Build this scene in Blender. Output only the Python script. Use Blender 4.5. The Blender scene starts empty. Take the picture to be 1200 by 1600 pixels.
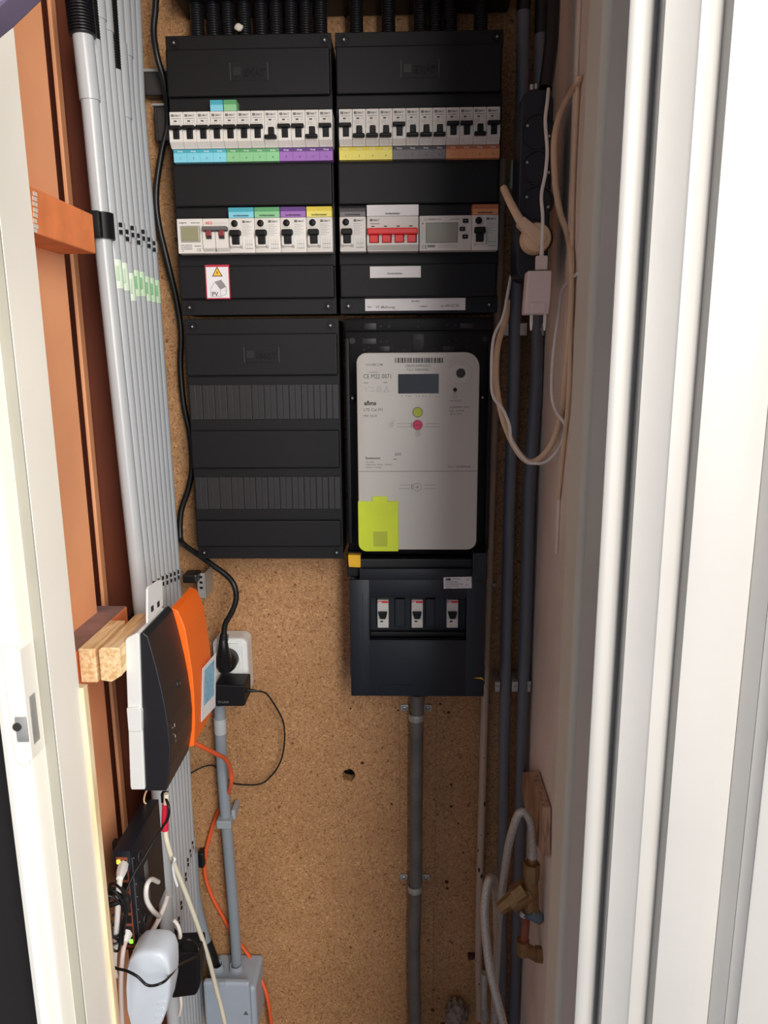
import bpy, bmesh, math, random
from mathutils import Vector, Matrix
random.seed(7)
C = bpy.context.scene.collection
scn = bpy.context.scene

# ------------------------------------------------------------------ camera
FPX = 1150.0
_p, _y, _r = math.radians(11.852), math.radians(1.582), math.radians(-0.4425)
CAM = Vector((0, 0, 1.5))
FW = Vector((-math.sin(_y)*math.cos(_p), math.cos(_y)*math.cos(_p), -math.sin(_p)))
_ri = Vector((math.cos(_y), math.sin(_y), 0)); _up = _ri.cross(FW)
RI = _ri*math.cos(_r)+_up*math.sin(_r); UP = _up*math.cos(_r)-_ri*math.sin(_r)
cd = bpy.data.cameras.new('camera'); cam = bpy.data.objects.new('camera', cd); C.objects.link(cam)
cam.matrix_world = Matrix.Translation(CAM) @ Matrix((RI, UP, -FW)).transposed().to_4x4()
cd.sensor_fit = 'VERTICAL'; cd.sensor_height = 24; cd.lens = FPX/1600*24; cd.clip_start = 0.02
scn.camera = cam

# ------------------------------------------------------------------ light
wd = bpy.data.worlds.new('world'); scn.world = wd; wd.use_nodes = True
wn = wd.node_tree; bgn = wn.nodes['Background']
tc = wn.nodes.new('ShaderNodeTexCoord'); sx = wn.nodes.new('ShaderNodeSeparateXYZ')
cr = wn.nodes.new('ShaderNodeValToRGB'); mp = wn.nodes.new('ShaderNodeMapRange')
wn.links.new(tc.outputs['Generated'], sx.inputs[0]); wn.links.new(sx.outputs['Z'], mp.inputs[0])
mp.inputs[1].default_value = -1; mp.inputs[2].default_value = 1
wn.links.new(mp.outputs[0], cr.inputs[0]); wn.links.new(cr.outputs[0], bgn.inputs[0])
cr.color_ramp.elements[0].color = (.26, .29, .35, 1); cr.color_ramp.elements[1].color = (.56, .63, .76, 1)
bgn.inputs[1].default_value = 0.62

def area(name, loc, target, sx_, sy_, power, col):
    l = bpy.data.lights.new(name, 'AREA'); l.shape = 'RECTANGLE'; l.size = sx_; l.size_y = sy_
    l.energy = power; l.color = col
    o = bpy.data.objects.new(name, l); C.objects.link(o); o.location = loc
    o.rotation_euler = (Vector(target)-Vector(loc)).to_track_quat('-Z', 'Y').to_euler()
    return o
area('daylight_door', (.60, -1.0, 2.0), (-.12, 1.0, 1.4), .55, 1.5, 43, (1.0, .95, .88))
area('side_fill', (1.0, -.50, 1.95), (-.3, .75, 1.4), .45, 1.2, 13, (1.0, .93, .83))  # side fill added to brighten the left jamb and orange wall
area('low_cool_fill', (.62, -1.1, .8), (-.1, .9, 1.0), .6, .8, 7.0, (.78, .89, 1.0))  # unseen cool fill added to light the lower part from the right

scn.view_settings.view_transform = 'Standard'; scn.view_settings.look = 'None'
scn.view_settings.exposure = 0.0; scn.view_settings.gamma = 1; scn.view_settings.use_curve_mapping = False

# ------------------------------------------------------------------ points from the photograph's rays
def ray(px, py): return FW + RI*((px-600)/FPX) - UP*((py-800)/FPX)
def W(px, py, Y):
    d = ray(px, py); return CAM + d*(Y/d.y)
def WX(px, py, X):
    d = ray(px, py); return CAM + d*(X/d.x)
def WS(pts): return [W(*p) for p in pts]

# ------------------------------------------------------------------ materials
def lin(c):
    return tuple(((v/255)/12.92 if v/255 <= .04045 else ((v/255+.055)/1.055)**2.4) for v in c)
MT = {}
def mat(name, rgb, rough=.5, metal=0, var=.06, vs=25, bump=0, bs=200, emit=0, spec=.5, coat=0):
    m = bpy.data.materials.new(name); m.use_nodes = True; nt = m.node_tree; b = nt.nodes['Principled BSDF']
    c = lin(rgb); b.inputs['Roughness'].default_value = rough; b.inputs['Metallic'].default_value = metal
    b.inputs['Specular IOR Level'].default_value = spec; b.inputs['Coat Weight'].default_value = coat
    co = nt.nodes.new('ShaderNodeTexCoord')
    n = nt.nodes.new('ShaderNodeTexNoise'); n.inputs['Scale'].default_value = vs; n.inputs['Detail'].default_value = 4
    nt.links.new(co.outputs['Object'], n.inputs['Vector'])
    r = nt.nodes.new('ShaderNodeValToRGB'); nt.links.new(n.outputs['Fac'], r.inputs[0])
    r.color_ramp.elements[0].position = .3; r.color_ramp.elements[1].position = .7
    r.color_ramp.elements[0].color = tuple(max(0, v*(1-var)) for v in c)+(1,)
    r.color_ramp.elements[1].color = tuple(min(1, v*(1+var)) for v in c)+(1,)
    nt.links.new(r.outputs[0], b.inputs['Base Color'])
    if emit:
        nt.links.new(r.outputs[0], b.inputs['Emission Color']); b.inputs['Emission Strength'].default_value = emit
    if bump:
        n2 = nt.nodes.new('ShaderNodeTexNoise'); n2.inputs['Scale'].default_value = bs; n2.inputs['Detail'].default_value = 3
        nt.links.new(co.outputs['Object'], n2.inputs['Vector'])
        bp = nt.nodes.new('ShaderNodeBump'); bp.inputs['Strength'].default_value = bump; bp.inputs['Distance'].default_value = .001
        nt.links.new(n2.outputs['Fac'], bp.inputs['Height']); nt.links.new(bp.outputs[0], b.inputs['Normal'])
    MT[name] = m; return m

mat('frame_paint_dimmed', (178, 174, 169), .42, var=.03, vs=8, bump=.15, bs=90)  # frame white darkened to offset the stronger light on the right
mat('frame_paint_shaded', (196, 184, 168), .5, var=.04, vs=8, bump=.15, bs=90)  # frame paint with the shade of the left-facing jamb in its colour
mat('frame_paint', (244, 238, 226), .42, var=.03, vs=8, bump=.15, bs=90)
mat('frame_paint_grey', (168, 164, 150), .5, var=.06, vs=14, bump=.2, bs=120)
mat('gasket', (176, 158, 150), .6)
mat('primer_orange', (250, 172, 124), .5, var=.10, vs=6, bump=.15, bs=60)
mat('shade_pencil_brown', (128, 66, 44), .6, var=.12, vs=8)  # shade of the recess put into the colour; also draws pencil lines
mat('primer_scuffed', (240, 138, 82), .55, var=.16, vs=22, bump=.2, bs=80)
mat('mauve_dust', (150, 118, 112), .8, var=.15, vs=40, bump=.3)
mat('dark_hall', (26, 20, 18), .8)
mat('plaster', (234, 220, 208), .75, var=.07, vs=9, bump=.35, bs=70)
mat('black_plastic', (16, 16, 19), .5, spec=.3, var=.08, vs=60, bump=.12, bs=1500)
mat('black_plastic_ribbed', (38, 37, 39), .45, var=.06, vs=60)
mat('moulded_logo', (52, 52, 56), .5)
mat('navy_plastic', (18, 24, 34), .45, var=.08, vs=60, bump=.1, bs=1500)
mat('deep_black', (12, 12, 13), .5)
mat('switch_black', (11, 11, 13), .5, spec=.3)
mat('rubber_black', (20, 20, 21), .42)
mat('breaker_white', (222, 218, 212), .45, var=.02)
mat('print_grey', (96, 94, 94), .6)
mat('print_light', (160, 157, 153), .6)
mat('print_black', (34, 34, 38), .6)
mat('print_white', (235, 235, 240), .6)
mat('label_blue', (128, 206, 226), .5); mat('label_blue_dark', (66, 166, 184), .5)
mat('label_green', (138, 200, 146), .5); mat('label_green_dark', (88, 158, 104), .5)
mat('label_purple', (158, 108, 186), .5); mat('label_purple_dark', (94, 52, 130), .5)
mat('label_yellow', (238, 226, 110), .5); mat('label_yellow_dark', (222, 202, 62), .5)
mat('label_grey', (120, 116, 120), .5); mat('label_grey_dark', (66, 60, 68), .5)
mat('label_orange', (222, 152, 104), .5); mat('label_orange_dark', (186, 108, 66), .5)
mat('label_white', (232, 230, 232), .5)
mat('red_switch', (226, 44, 44), .4); mat('red_dark', (134, 52, 56), .4)
mat('lcd', (142, 142, 126), .25, coat=.3); mat('lcd_green', (150, 148, 118), .2, coat=.5)
mat('meter_white', (202, 200, 194), .38, var=.015, vs=6)
mat('meter_window', (30, 24, 20), .06, spec=.9, coat=1)
mat('lime', (208, 226, 44), .4); mat('lime_shade', (176, 192, 34), .5)
mat('button_lime', (178, 190, 54), .4); mat('button_red', (212, 36, 92), .4)
mat('yellow', (240, 186, 30), .45); mat('sticker_red', (190, 40, 66), .5); mat('warn_yellow', (246, 192, 48), .5)
mat('steel', (182, 180, 176), .36, metal=.45, var=.12, vs=60)
mat('steel_pipe', (112, 108, 104), .55, metal=.35, var=.22, vs=26, bump=.25, bs=90)
mat('pvc_grey', (182, 186, 190), .25, var=.04, vs=6)
mat('pvc_big', (182, 186, 190), .25, var=.03, vs=6)
mat('pvc_mid', (142, 150, 158), .4, var=.04, vs=6)
mat('pvc_dark', (104, 106, 114), .45, var=.06, vs=8)
mat('box_grey', (170, 180, 192), .42, var=.03)
mat('clip_grey', (158, 164, 170), .5)
mat('flex_black', (24, 25, 29), .38)
mat('pipe_cream', (188, 166, 146), .5, var=.08, vs=20)
mat('rust', (70, 34, 24), .8)
mat('cable_cream', (226, 196, 164), .5); mat('cable_white', (232, 226, 220), .45); mat('cable_ivory', (222, 214, 192), .45)
mat('cable_orange', (236, 96, 50), .45); mat('cable_red', (214, 38, 62), .45)
mat('white_plastic', (230, 232, 230), .38, var=.02); mat('charger_white', (226, 208, 204), .4, var=.02)
mat('white_cool', (214, 222, 232), .36, var=.02)
mat('router_black', (34, 34, 38), .38, var=.06, bump=.15, bs=2500); mat('router_side', (30, 36, 44), .4)
mat('router_panel', (24, 23, 25), .25)
mat('device_orange', (255, 112, 30), .4, var=.04)
mat('card_blue', (132, 186, 214), .4, var=.25, vs=220)
mat('brass', (150, 118, 78), .45, metal=.6, var=.2, vs=70, bump=.2); mat('copper', (150, 86, 66), .5, metal=.5, var=.2, vs=60)
mat('valve_blue', (110, 130, 146), .5, metal=.3); mat('braid', (206, 202, 196), .35, metal=.65, var=.25, vs=500, bump=.8, bs=900)
mat('led_green', (130, 255, 60), .4, emit=2.0); mat('led_yellow', (250, 220, 60), .4, emit=1.5)
mat('violet_grey', (112, 98, 122), .9, var=.12, vs=18)
mat('tape_green', (206, 232, 200), .5, var=.06); mat('mint_tape', (226, 240, 222), .5)
mat('filler', (222, 214, 200), .8)
mat('debris', (140, 124, 112), .9, var=.4, vs=90, bump=.8, bs=150)
mat('bracket_grey', (70, 64, 62), .45, metal=.4)

def wood(name, c1, c2, scale=(1, 14, 60)):
    m = bpy.data.materials.new(name); m.use_nodes = True; nt = m.node_tree; b = nt.nodes['Principled BSDF']
    b.inputs['Roughness'].default_value = .7
    co = nt.nodes.new('ShaderNodeTexCoord'); mpn = nt.nodes.new('ShaderNodeMapping'); mpn.inputs['Scale'].default_value = scale
    n = nt.nodes.new('ShaderNodeTexNoise'); n.inputs['Scale'].default_value = 6; n.inputs['Detail'].default_value = 6; n.inputs['Distortion'].default_value = .6
    r = nt.nodes.new('ShaderNodeValToRGB'); r.color_ramp.elements[0].position = .35; r.color_ramp.elements[1].position = .62
    r.color_ramp.elements[0].color = lin(c1)+(1,); r.color_ramp.elements[1].color = lin(c2)+(1,)
    nt.links.new(co.outputs['Object'], mpn.inputs[0]); nt.links.new(mpn.outputs[0], n.inputs['Vector'])
    nt.links.new(n.outputs['Fac'], r.inputs[0]); nt.links.new(r.outputs[0], b.inputs['Base Color'])
    bp = nt.nodes.new('ShaderNodeBump'); bp.inputs['Strength'].default_value = .4; bp.inputs['Distance'].default_value = .001
    nt.links.new(n.outputs['Fac'], bp.inputs['Height']); nt.links.new(bp.outputs[0], b.inputs['Normal'])
    MT[name] = m
wood('pine', (222, 178, 124), (250, 224, 176), (30, 3, 30))
wood('pine_edge', (222, 186, 140), (244, 222, 184), (20, 20, 2))
wood('pine_old', (140, 106, 84), (196, 158, 130), (20, 20, 2))

def chip():
    m = bpy.data.materials.new('chipboard'); m.use_nodes = True; nt = m.node_tree; b = nt.nodes['Principled BSDF']
    b.inputs['Roughness'].default_value = .62
    N = nt.nodes.new; L = nt.links.new
    co = N('ShaderNodeTexCoord')
    warp = N('ShaderNodeTexNoise'); warp.inputs['Scale'].default_value = 140
    L(co.outputs['Object'], warp.inputs['Vector'])
    add = N('ShaderNodeVectorMath'); add.operation = 'MULTIPLY_ADD'; add.inputs[1].default_value = (.012, .012, .012)
    L(warp.outputs['Color'], add.inputs[0]); L(co.outputs['Object'], add.inputs[2])
    v = N('ShaderNodeTexVoronoi'); v.inputs['Scale'].default_value = 430; L(add.outputs[0], v.inputs['Vector'])
    r1 = N('ShaderNodeValToRGB'); L(v.outputs['Color'], r1.inputs[0])
    e = r1.color_ramp.elements; e[0].position = 0.12; e[0].color = lin((148, 100, 60))+(1,); e[1].position = .95; e[1].color = lin((216, 172, 124))+(1,)
    k = e.new(.40); k.color = lin((184, 137, 92))+(1,); k = e.new(.7); k.color = lin((192, 146, 100))+(1,)
    n3 = N('ShaderNodeTexNoise'); n3.inputs['Scale'].default_value = 5; n3.inputs['Detail'].default_value = 5; L(co.outputs['Object'], n3.inputs['Vector'])
    r3 = N('ShaderNodeValToRGB'); L(n3.outputs['Fac'], r3.inputs[0]); r3.color_ramp.elements[0].position = .3; r3.color_ramp.elements[1].position = .7
    r3.color_ramp.elements[0].color = (.72, .68, .64, 1); r3.color_ramp.elements[1].color = (1, 1, 1, 1)
    mx = N('ShaderNodeMix'); mx.data_type = 'RGBA'; mx.blend_type = 'MULTIPLY'; mx.inputs[0].default_value = .8
    L(r1.outputs[0], mx.inputs[6]); L(r3.outputs[0], mx.inputs[7])
    # scattered dark resin specks
    n4 = N('ShaderNodeTexVoronoi'); n4.inputs['Scale'].default_value = 48; n4.inputs['Randomness'].default_value = 1; L(add.outputs[0], n4.inputs['Vector'])
    r4 = N('ShaderNodeValToRGB'); L(n4.outputs['Distance'], r4.inputs[0]); r4.color_ramp.elements[0].position = .07; r4.color_ramp.elements[1].position = .14
    r4.color_ramp.elements[0].color = (.22, .13, .08, 1); r4.color_ramp.elements[1].color = (1, 1, 1, 1)
    mx2 = N('ShaderNodeMix'); mx2.data_type = 'RGBA'; mx2.blend_type = 'MULTIPLY'; mx2.inputs[0].default_value = .75
    L(mx.outputs[2], mx2.inputs[6]); L(r4.outputs[0], mx2.inputs[7]); L(mx2.outputs[2], b.inputs['Base Color'])
    bp = N('ShaderNodeBump'); bp.inputs['Strength'].default_value = .3; bp.inputs['Distance'].default_value = .0006
    L(v.outputs['Distance'], bp.inputs['Height']); L(bp.outputs[0], b.inputs['Normal'])
    MT['chipboard'] = m
chip()

# ------------------------------------------------------------------ text outlines
_tc = {}
def text_geo(s, size, bold=0.0, align='LEFT'):
    key = (s, size, bold, align)
    if key in _tc: return _tc[key]
    cu = bpy.data.curves.new('t', 'FONT'); cu.body = s; cu.size = size; cu.align_x = align; cu.resolution_u = 2; cu.offset = bold*size
    o = bpy.data.objects.new('t', cu); C.objects.link(o); bpy.context.view_layer.update()
    me = o.evaluated_get(bpy.context.evaluated_depsgraph_get()).to_mesh()
    g = ([v.co.copy() for v in me.vertices], [tuple(p.vertices) for p in me.polygons])
    bpy.data.objects.remove(o); bpy.data.curves.remove(cu); _tc[key] = g
    return g

# ------------------------------------------------------------------ mesh builder
class M:
    def __init__(s): s.v = []; s.f = []; s.m = []; s.sm = []; s.names = []
    def mi(s, name):
        if name not in s.names: s.names.append(name)
        return s.names.index(name)
    def add(s, vs, fs, mt, smooth=False):
        b = len(s.v); s.v += [Vector(v) for v in vs]; k = s.mi(mt)
        for f in fs: s.f.append(tuple(b+i for i in f)); s.m.append(k); s.sm.append(smooth)
    def box(s, x0, x1, y0, y1, z0, z1, mt, bev=0, seg=2, rot=None, about=None):
        if x0 > x1: x0, x1 = x1, x0
        if y0 > y1: y0, y1 = y1, y0
        if z0 > z1: z0, z1 = z1, z0
        bm = bmesh.new(); bmesh.ops.create_cube(bm, size=1)
        for v in bm.verts: v.co = Vector(((x0+x1)/2+v.co.x*(x1-x0), (y0+y1)/2+v.co.y*(y1-y0), (z0+z1)/2+v.co.z*(z1-z0)))
        if bev: bmesh.ops.bevel(bm, geom=bm.edges[:], offset=min(bev, .45*min(x1-x0, y1-y0, z1-z0)), segments=seg, affect='EDGES', profile=.5)
        s.bm(bm, mt, rot, about)
    def bm(s, bm, mt, rot=None, about=None, smooth=False):
        bm.verts.index_update(); vs = [v.co.copy() for v in bm.verts]; fs = [tuple(v.index for v in f.verts) for f in bm.faces]
        if rot: vs = [rot @ (v-Vector(about))+Vector(about) for v in vs]
        s.add(vs, fs, mt, smooth); bm.free()
    def prism(s, poly, d, mt, bev=0, smooth=False):   # poly: list of 3D points (planar), d: extrusion vector
        bm = bmesh.new(); d = Vector(d)
        a = [bm.verts.new(Vector(p)) for p in poly]; b = [bm.verts.new(Vector(p)+d) for p in poly]
        bm.faces.new(a); bm.faces.new(b[::-1]); n = len(a)
        for i in range(n): bm.faces.new((a[i], b[i], b[(i+1) % n], a[(i+1) % n]))
        bmesh.ops.recalc_face_normals(bm, faces=bm.faces[:])
        if bev: bmesh.ops.bevel(bm, geom=bm.edges[:], offset=bev, segments=2, affect='EDGES', profile=.5)
        s.bm(bm, mt, smooth=smooth)
    def rrect(s, x0, x1, z0, z1, y0, y1, mt, r, bev=0):   # rounded rectangle facing -Y; r one value or (tl, tr, br, bl)
        if not isinstance(r, tuple): r = (r,)*4
        pts = []
        for (cx, cz, a0, rr) in ((x0+r[0], z1-r[0], 180, r[0]), (x1-r[1], z1-r[1], 90, r[1]), (x1-r[2], z0+r[2], 0, r[2]), (x0+r[3], z0+r[3], -90, r[3])):
            for k in range(7):
                a = math.radians(a0-15*k); pts.append((cx+rr*math.cos(a), y0, cz+rr*math.sin(a)))
        s.prism(pts, (0, y1-y0, 0), mt, bev)
    def cyl(s, c, r, d, mt, seg=24, r2=None, smooth=True):   # from centre c along vector d
        c = Vector(c); d = Vector(d); s.lathe(c, d.normalized(), [(0, 0), (0, r), (d.length, r if r2 is None else r2), (d.length, 0)], mt, seg, smooth)
    def lathe(s, c, ax, prof, mt, seg=20, smooth=True):      # prof (distance along axis, radius)
        c = Vector(c); ax = Vector(ax).normalized(); u = ax.orthogonal().normalized(); w = ax.cross(u)
        vs, fs = [], []
        for h, r in prof:
            for k in range(seg):
                a = 2*math.pi*k/seg; vs.append(c+ax*h+(u*math.cos(a)+w*math.sin(a))*max(r, 1e-6))
        for i in range(len(prof)-1):
            for k in range(seg):
                k2 = (k+1) % seg; fs.append((i*seg+k, i*seg+k2, (i+1)*seg+k2, (i+1)*seg+k))
        s.add(vs, fs, mt, smooth)
    def tube(s, pts, r, mt, seg=12, sub=6, caps=True, spline=True, flat=1.0):   # r number or list
        pts = [Vector(p) for p in pts]; n = len(pts)
        rr = r if isinstance(r, (list, tuple)) else [r]*n
        P_, R_ = [], []
        if spline and n > 2:
            for i in range(n-1):
                p0 = pts[max(i-1, 0)]; p1 = pts[i]; p2 = pts[i+1]; p3 = pts[min(i+2, n-1)]
                for k in range(sub):
                    t = k/sub; t2 = t*t; t3 = t2*t
                    P_.append(.5*((2*p1)+(p2-p0)*t+(2*p0-5*p1+4*p2-p3)*t2+(3*p1-p0-3*p2+p3)*t3)); R_.append(rr[i]*(1-t)+rr[i+1]*t)
            P_.append(pts[-1]); R_.append(rr[-1])
        else: P_, R_ = pts, rr
        T = []
        for i in range(len(P_)):
            d = P_[min(i+1, len(P_)-1)]-P_[max(i-1, 0)]; T.append(d.normalized() if d.length > 1e-9 else Vector((0, 0, 1)))
        u = T[0].orthogonal().normalized(); vs, fs = [], []
        for i, (p, r_, t) in enumerate(zip(P_, R_, T)):
            u = (u-t*u.dot(t)).normalized(); w = t.cross(u)
            for k in range(seg):
                a = 2*math.pi*k/seg; vs.append(p+(u*math.cos(a)+w*math.sin(a)*flat)*r_)
        for i in range(len(P_)-1):
            for k in range(seg):
                k2 = (k+1) % seg; fs.append((i*seg+k, i*seg+k2, (i+1)*seg+k2, (i+1)*seg+k))
        if caps: fs += [tuple(range(seg))[::-1], tuple((len(P_)-1)*seg+k for k in range(seg))]
        s.add(vs, fs, mt, True)
    def flex(s, a, b, r, mt, pitch=.0032, seg=14):            # corrugated conduit
        a, b = Vector(a), Vector(b); L_ = (b-a).length; n = max(2, int(L_/pitch)); prof = [(0, 0)]
        for i in range(n):
            h = L_*i/n; st = L_/n; prof += [(h, r*.86), (h+st*.3, r), (h+st*.65, r), (h+st*.95, r*.86)]
        prof += [(L_, 0)]; s.lathe(a, b-a, prof, mt, seg)
    def text(s, t, o, size, mt, u=(1, 0, 0), v=(0, 0, 1), bold=.0, align='LEFT', sxx=1.0, depth=0):
        vs, fs = text_geo(t, size, bold, align); o, u, v = Vector(o), Vector(u).normalized(), Vector(v).normalized()
        n = u.cross(v)
        P_ = [o+u*(p.x*sxx)+v*p.y for p in vs]
        if depth:
            b = [p+n*depth for p in P_]; k = len(P_)
            ed = {}
            for f in fs:
                for i in range(len(f)):
                    e = (f[i], f[(i+1) % len(f)]); ed[e] = 1
            side = [(e[0], e[1], e[1]+k, e[0]+k) for e in ed if (e[1], e[0]) not in ed]
            s.add(P_+b, [tuple(i+k for i in f) for f in fs]+side, mt)
        else: s.add(P_, fs, mt)
    def quad(s, x0, x1, z0, z1, y, mt, d=.00012):
        s.box(x0, x1, y-d, y+d, z0, z1, mt)
    def build(s, name, parent=None, origin=None):
        me = bpy.data.meshes.new(name); o = bpy.data.objects.new(name, me); C.objects.link(o)
        org = Vector((0, 0, 0))
        if parent is not None:
            o.parent = parent; org = world_loc(parent); 
            if origin is not None: o.location = Vector(origin)-org; org = Vector(origin)
        elif origin is not None: org = Vector(origin); o.location = org
        me.from_pydata([v-org for v in s.v], [], s.f); me.update()
        for n in s.names: me.materials.append(MT[n])
        me.polygons.foreach_set('material_index', s.m); me.polygons.foreach_set('use_smooth', s.sm)
        if any(s.sm) : 
            try: me.set_sharp_from_angle(angle=math.radians(42))
            except Exception: pass
        me.update(); return o

def world_loc(o):
    v = Vector((0, 0, 0))
    while o is not None: v = v+o.location; o = o.parent
    return v
def tag(o, label, cat, group=None):
    o['label'] = label; o['category'] = cat
    if group: o['group'] = group
    return o
def thing(name, label, cat, loc, group=None):
    o = bpy.data.objects.new(name, None); C.objects.link(o); o.empty_display_size = .02; o.location = loc
    return tag(o, label, cat, group)
def struct(m, name, label=None):
    o = m.build(name); o['kind'] = 'structure'
    if label: o['label'] = label
    return o
def dup(root, loc, label=None, group=None):
    r = root.copy(); C.objects.link(r); r.location = loc
    if label: r['label'] = label
    if group: r['group'] = group
    for ch in list(root.children):
        c = ch.copy(); C.objects.link(c); c.parent = r
        for g in ch.children:
            d = g.copy(); C.objects.link(d); d.parent = c
    return r
# ================================================================== SETTING
YB = 1.17                                     # chipboard face
m = M(); hc = W(545, 1211, YB); hx, hz, hr = hc.x, hc.z, .0115; q = .03
x0, x1, z0, z1 = -.60, .30, 0, 2.4
for a, b, c, d in ((x0, hx-q, z0, z1), (hx+q, x1, z0, z1), (hx-q, hx+q, z0, hz-q), (hx-q, hx+q, hz+q, z1)): m.add([(a, YB, c), (b, YB, c), (b, YB, d), (a, YB, d)], [(0, 1, 2, 3)], 'chipboard')
n = 24; ring = [(hx+hr*(1+.12*math.sin(3*k))*math.cos(2*math.pi*k/n), hz+hr*(1+.1*math.cos(5*k))*math.sin(2*math.pi*k/n)) for k in range(n)]
outer = []
for k in range(n):
    a = 2*math.pi*k/n; s_ = q/max(abs(math.cos(a)), abs(math.sin(a))); outer.append((hx+s_*math.cos(a), hz+s_*math.sin(a)))
vs = [(x, YB, z) for x, z in ring]+[(x, YB, z) for x, z in outer]+[(x, YB+.02, z) for x, z in ring]
fs = [(k, (k+1) % n, n+(k+1) % n, n+k) for k in range(n)]+[(k, 2*n+k, 2*n+(k+1) % n, (k+1) % n) for k in range(n)]
m.add(vs, fs, 'chipboard')
m.add([(x0, YB+.03, z0), (x1, YB+.03, z0), (x1, YB+.03, z1), (x0, YB+.03, z1)], [(0, 1, 2, 3)], 'deep_black')
# pencil lines, old screw holes and stains of the board itself
for px, ya, yb in ((624, 1090, 1290), (682, 1095, 1400), (678, 1400, 1600)):
    a, b = W(px, ya, YB), W(px-.004*(yb-ya), yb, YB); m.box(a.x-.0003, a.x+.0003, YB-.0002, YB, b.z, a.z, 'shade_pencil_brown')
for px, py, r in ((688, 1100, 2.4), (701, 1113, 3), (622, 1110, 2), (566, 1192, 3.5), (612, 1256, 2.6), (705, 1226, 2.4), (705, 1260, 3), (728, 1165, 1.6), (716, 1287, 2), (698, 1378, 4.2), (699, 1388, 3), (676, 1578, 4), (686, 1560, 2), (692, 1600, 5), (724, 1332, 2), (520, 1150, 1.5), (470, 1340, 1.6), (430, 1500, 1.4), (552, 1430, 1.4), (548, 1107, 2), (455, 925, 1.6), (510, 965, 1.4), (420, 960, 1.5), (305, 18, 2.0), (540, 26, 2.4), (636, 20, 2)):
    c = W(px, py, YB); m.cyl((c.x, YB-.0002, c.z), r*.0009, (0, .0004, 0), 'rust', 10)
struct(m, 'wall_back', 'orange-brown chipboard panel carrying the black boards')

m = M(); m.box(-.57, -.408, .60, .922, 0, 2.4, 'primer_orange', .002)
struct(m, 'wall_left', 'orange primed board beside the white frame')
m = M(); m.box(-.60, -.56, .60, 1.19, 0, 2.4, 'shade_pencil_brown'); m.box(-.60, -.412, 1.11, 1.165, 0, 2.4, 'shade_pencil_brown'); m.box(-.4495, -.4445, 1.03, 1.045, 0, 2.4, 'primer_orange', .001)  # recess faces coloured dark for their shade; the batten stays orange
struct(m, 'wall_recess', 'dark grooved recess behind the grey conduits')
m = M(); m.box(.210, .28, .60, 1.2, 0, 2.4, 'plaster')
struct(m, 'wall_right', 'pinkish plastered side wall')
m = M(); m.box(-.60, .30, .60, 1.2, 2.22, 2.3, 'plaster'); struct(m, 'ceiling')
m = M(); m.box(-.60, .30, .55, 1.2, -.05, 0, 'dark_hall'); struct(m, 'floor')
m = M(); m.box(-1.6, -.345, .60, .66, 0, 2.4, 'dark_hall'); struct(m, 'wall_hall')
m = M(); m.box(-.60, .62, .50, .62, 2.08, 2.4, 'frame_paint', .004); struct(m, 'trim_header')

# left door frame
XL = -.298; Y1 = WX(60, 900, XL).y; X2 = W(41, 900, Y1).x; Y2 = WX(16, 900, X2).y; X3 = W(-34, 900, Y2).x
m = M()
pr = [(XL, .62), (XL, Y1+.001), (XL-.001, Y1), (X2+.0012, Y1), (X2, Y1-.0012), (X2, Y2+.003), (X2-.0012, Y2+.0008), (X2-.004, Y2)]
pr += [(X3+.012, Y2+.001), (X3+.008, Y2-.003), (X3+.004, Y2-.002), (X3, Y2+.004), (X3, .62)]
m.prism([(x, y, .2) for x, y in pr], (0, 0, 1.9), 'frame_paint', smooth=True)
struct(m, 'trim_1', 'cream painted left door jamb with a chipped rebate')
m = M(); m.box(X2+.0006, XL-.0004, Y1-.0015, Y1+.001, .2, 2.1, 'frame_paint_grey', .0004)
struct(m, 'trim_2', 'grey strip in the rebate of the left door jamb')
zt = W(128, 1072, .625).z
m = M(); m.box(-.345, XL+.0035, .6205, .630, .2, zt, 'pine_edge', .0006)
struct(m, 'trim_3', 'raw pine batten edge behind the left door jamb')

# strike plate
a = W(15, 1100, Y2)
zc0, zc1 = W(40, 1193, Y2).z, W(40, 1007, Y2).z
t = thing('strike_plate', 'white painted metal strike plate screwed into the left door jamb', 'lock plate', (X2, Y2, zc0))
m = M(); m.rrect(a.x, X2-.001, zc0, zc1, Y2-.0024, Y2-.0004, 'frame_paint', (.007, .0004, .0004, .007), .0004)
m.box(X2-.001, X2+.0014, Y2-.0016, WX(60, 1100, X2).y, zc0+.004, zc1-.004, 'frame_paint', .0006); m.build('plate', t)
m = M(); zs = W(45, 1135, Y2).z
m.box(X2-.008, X2+.0016, Y2-.0042, Y2-.0024, zs-.012, zs+.010, 'steel', .0015); m.cyl((X2-.006, Y2-.0042, zs+.002), .0035, (0, -.0015, 0), 'bracket_grey', 14)
m.box(X2+.0012, X2+.0022, Y2+.003, Y2+.013, zs-.018, zs+.024, 'steel', .0006); m.build('latch', t)

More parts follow.
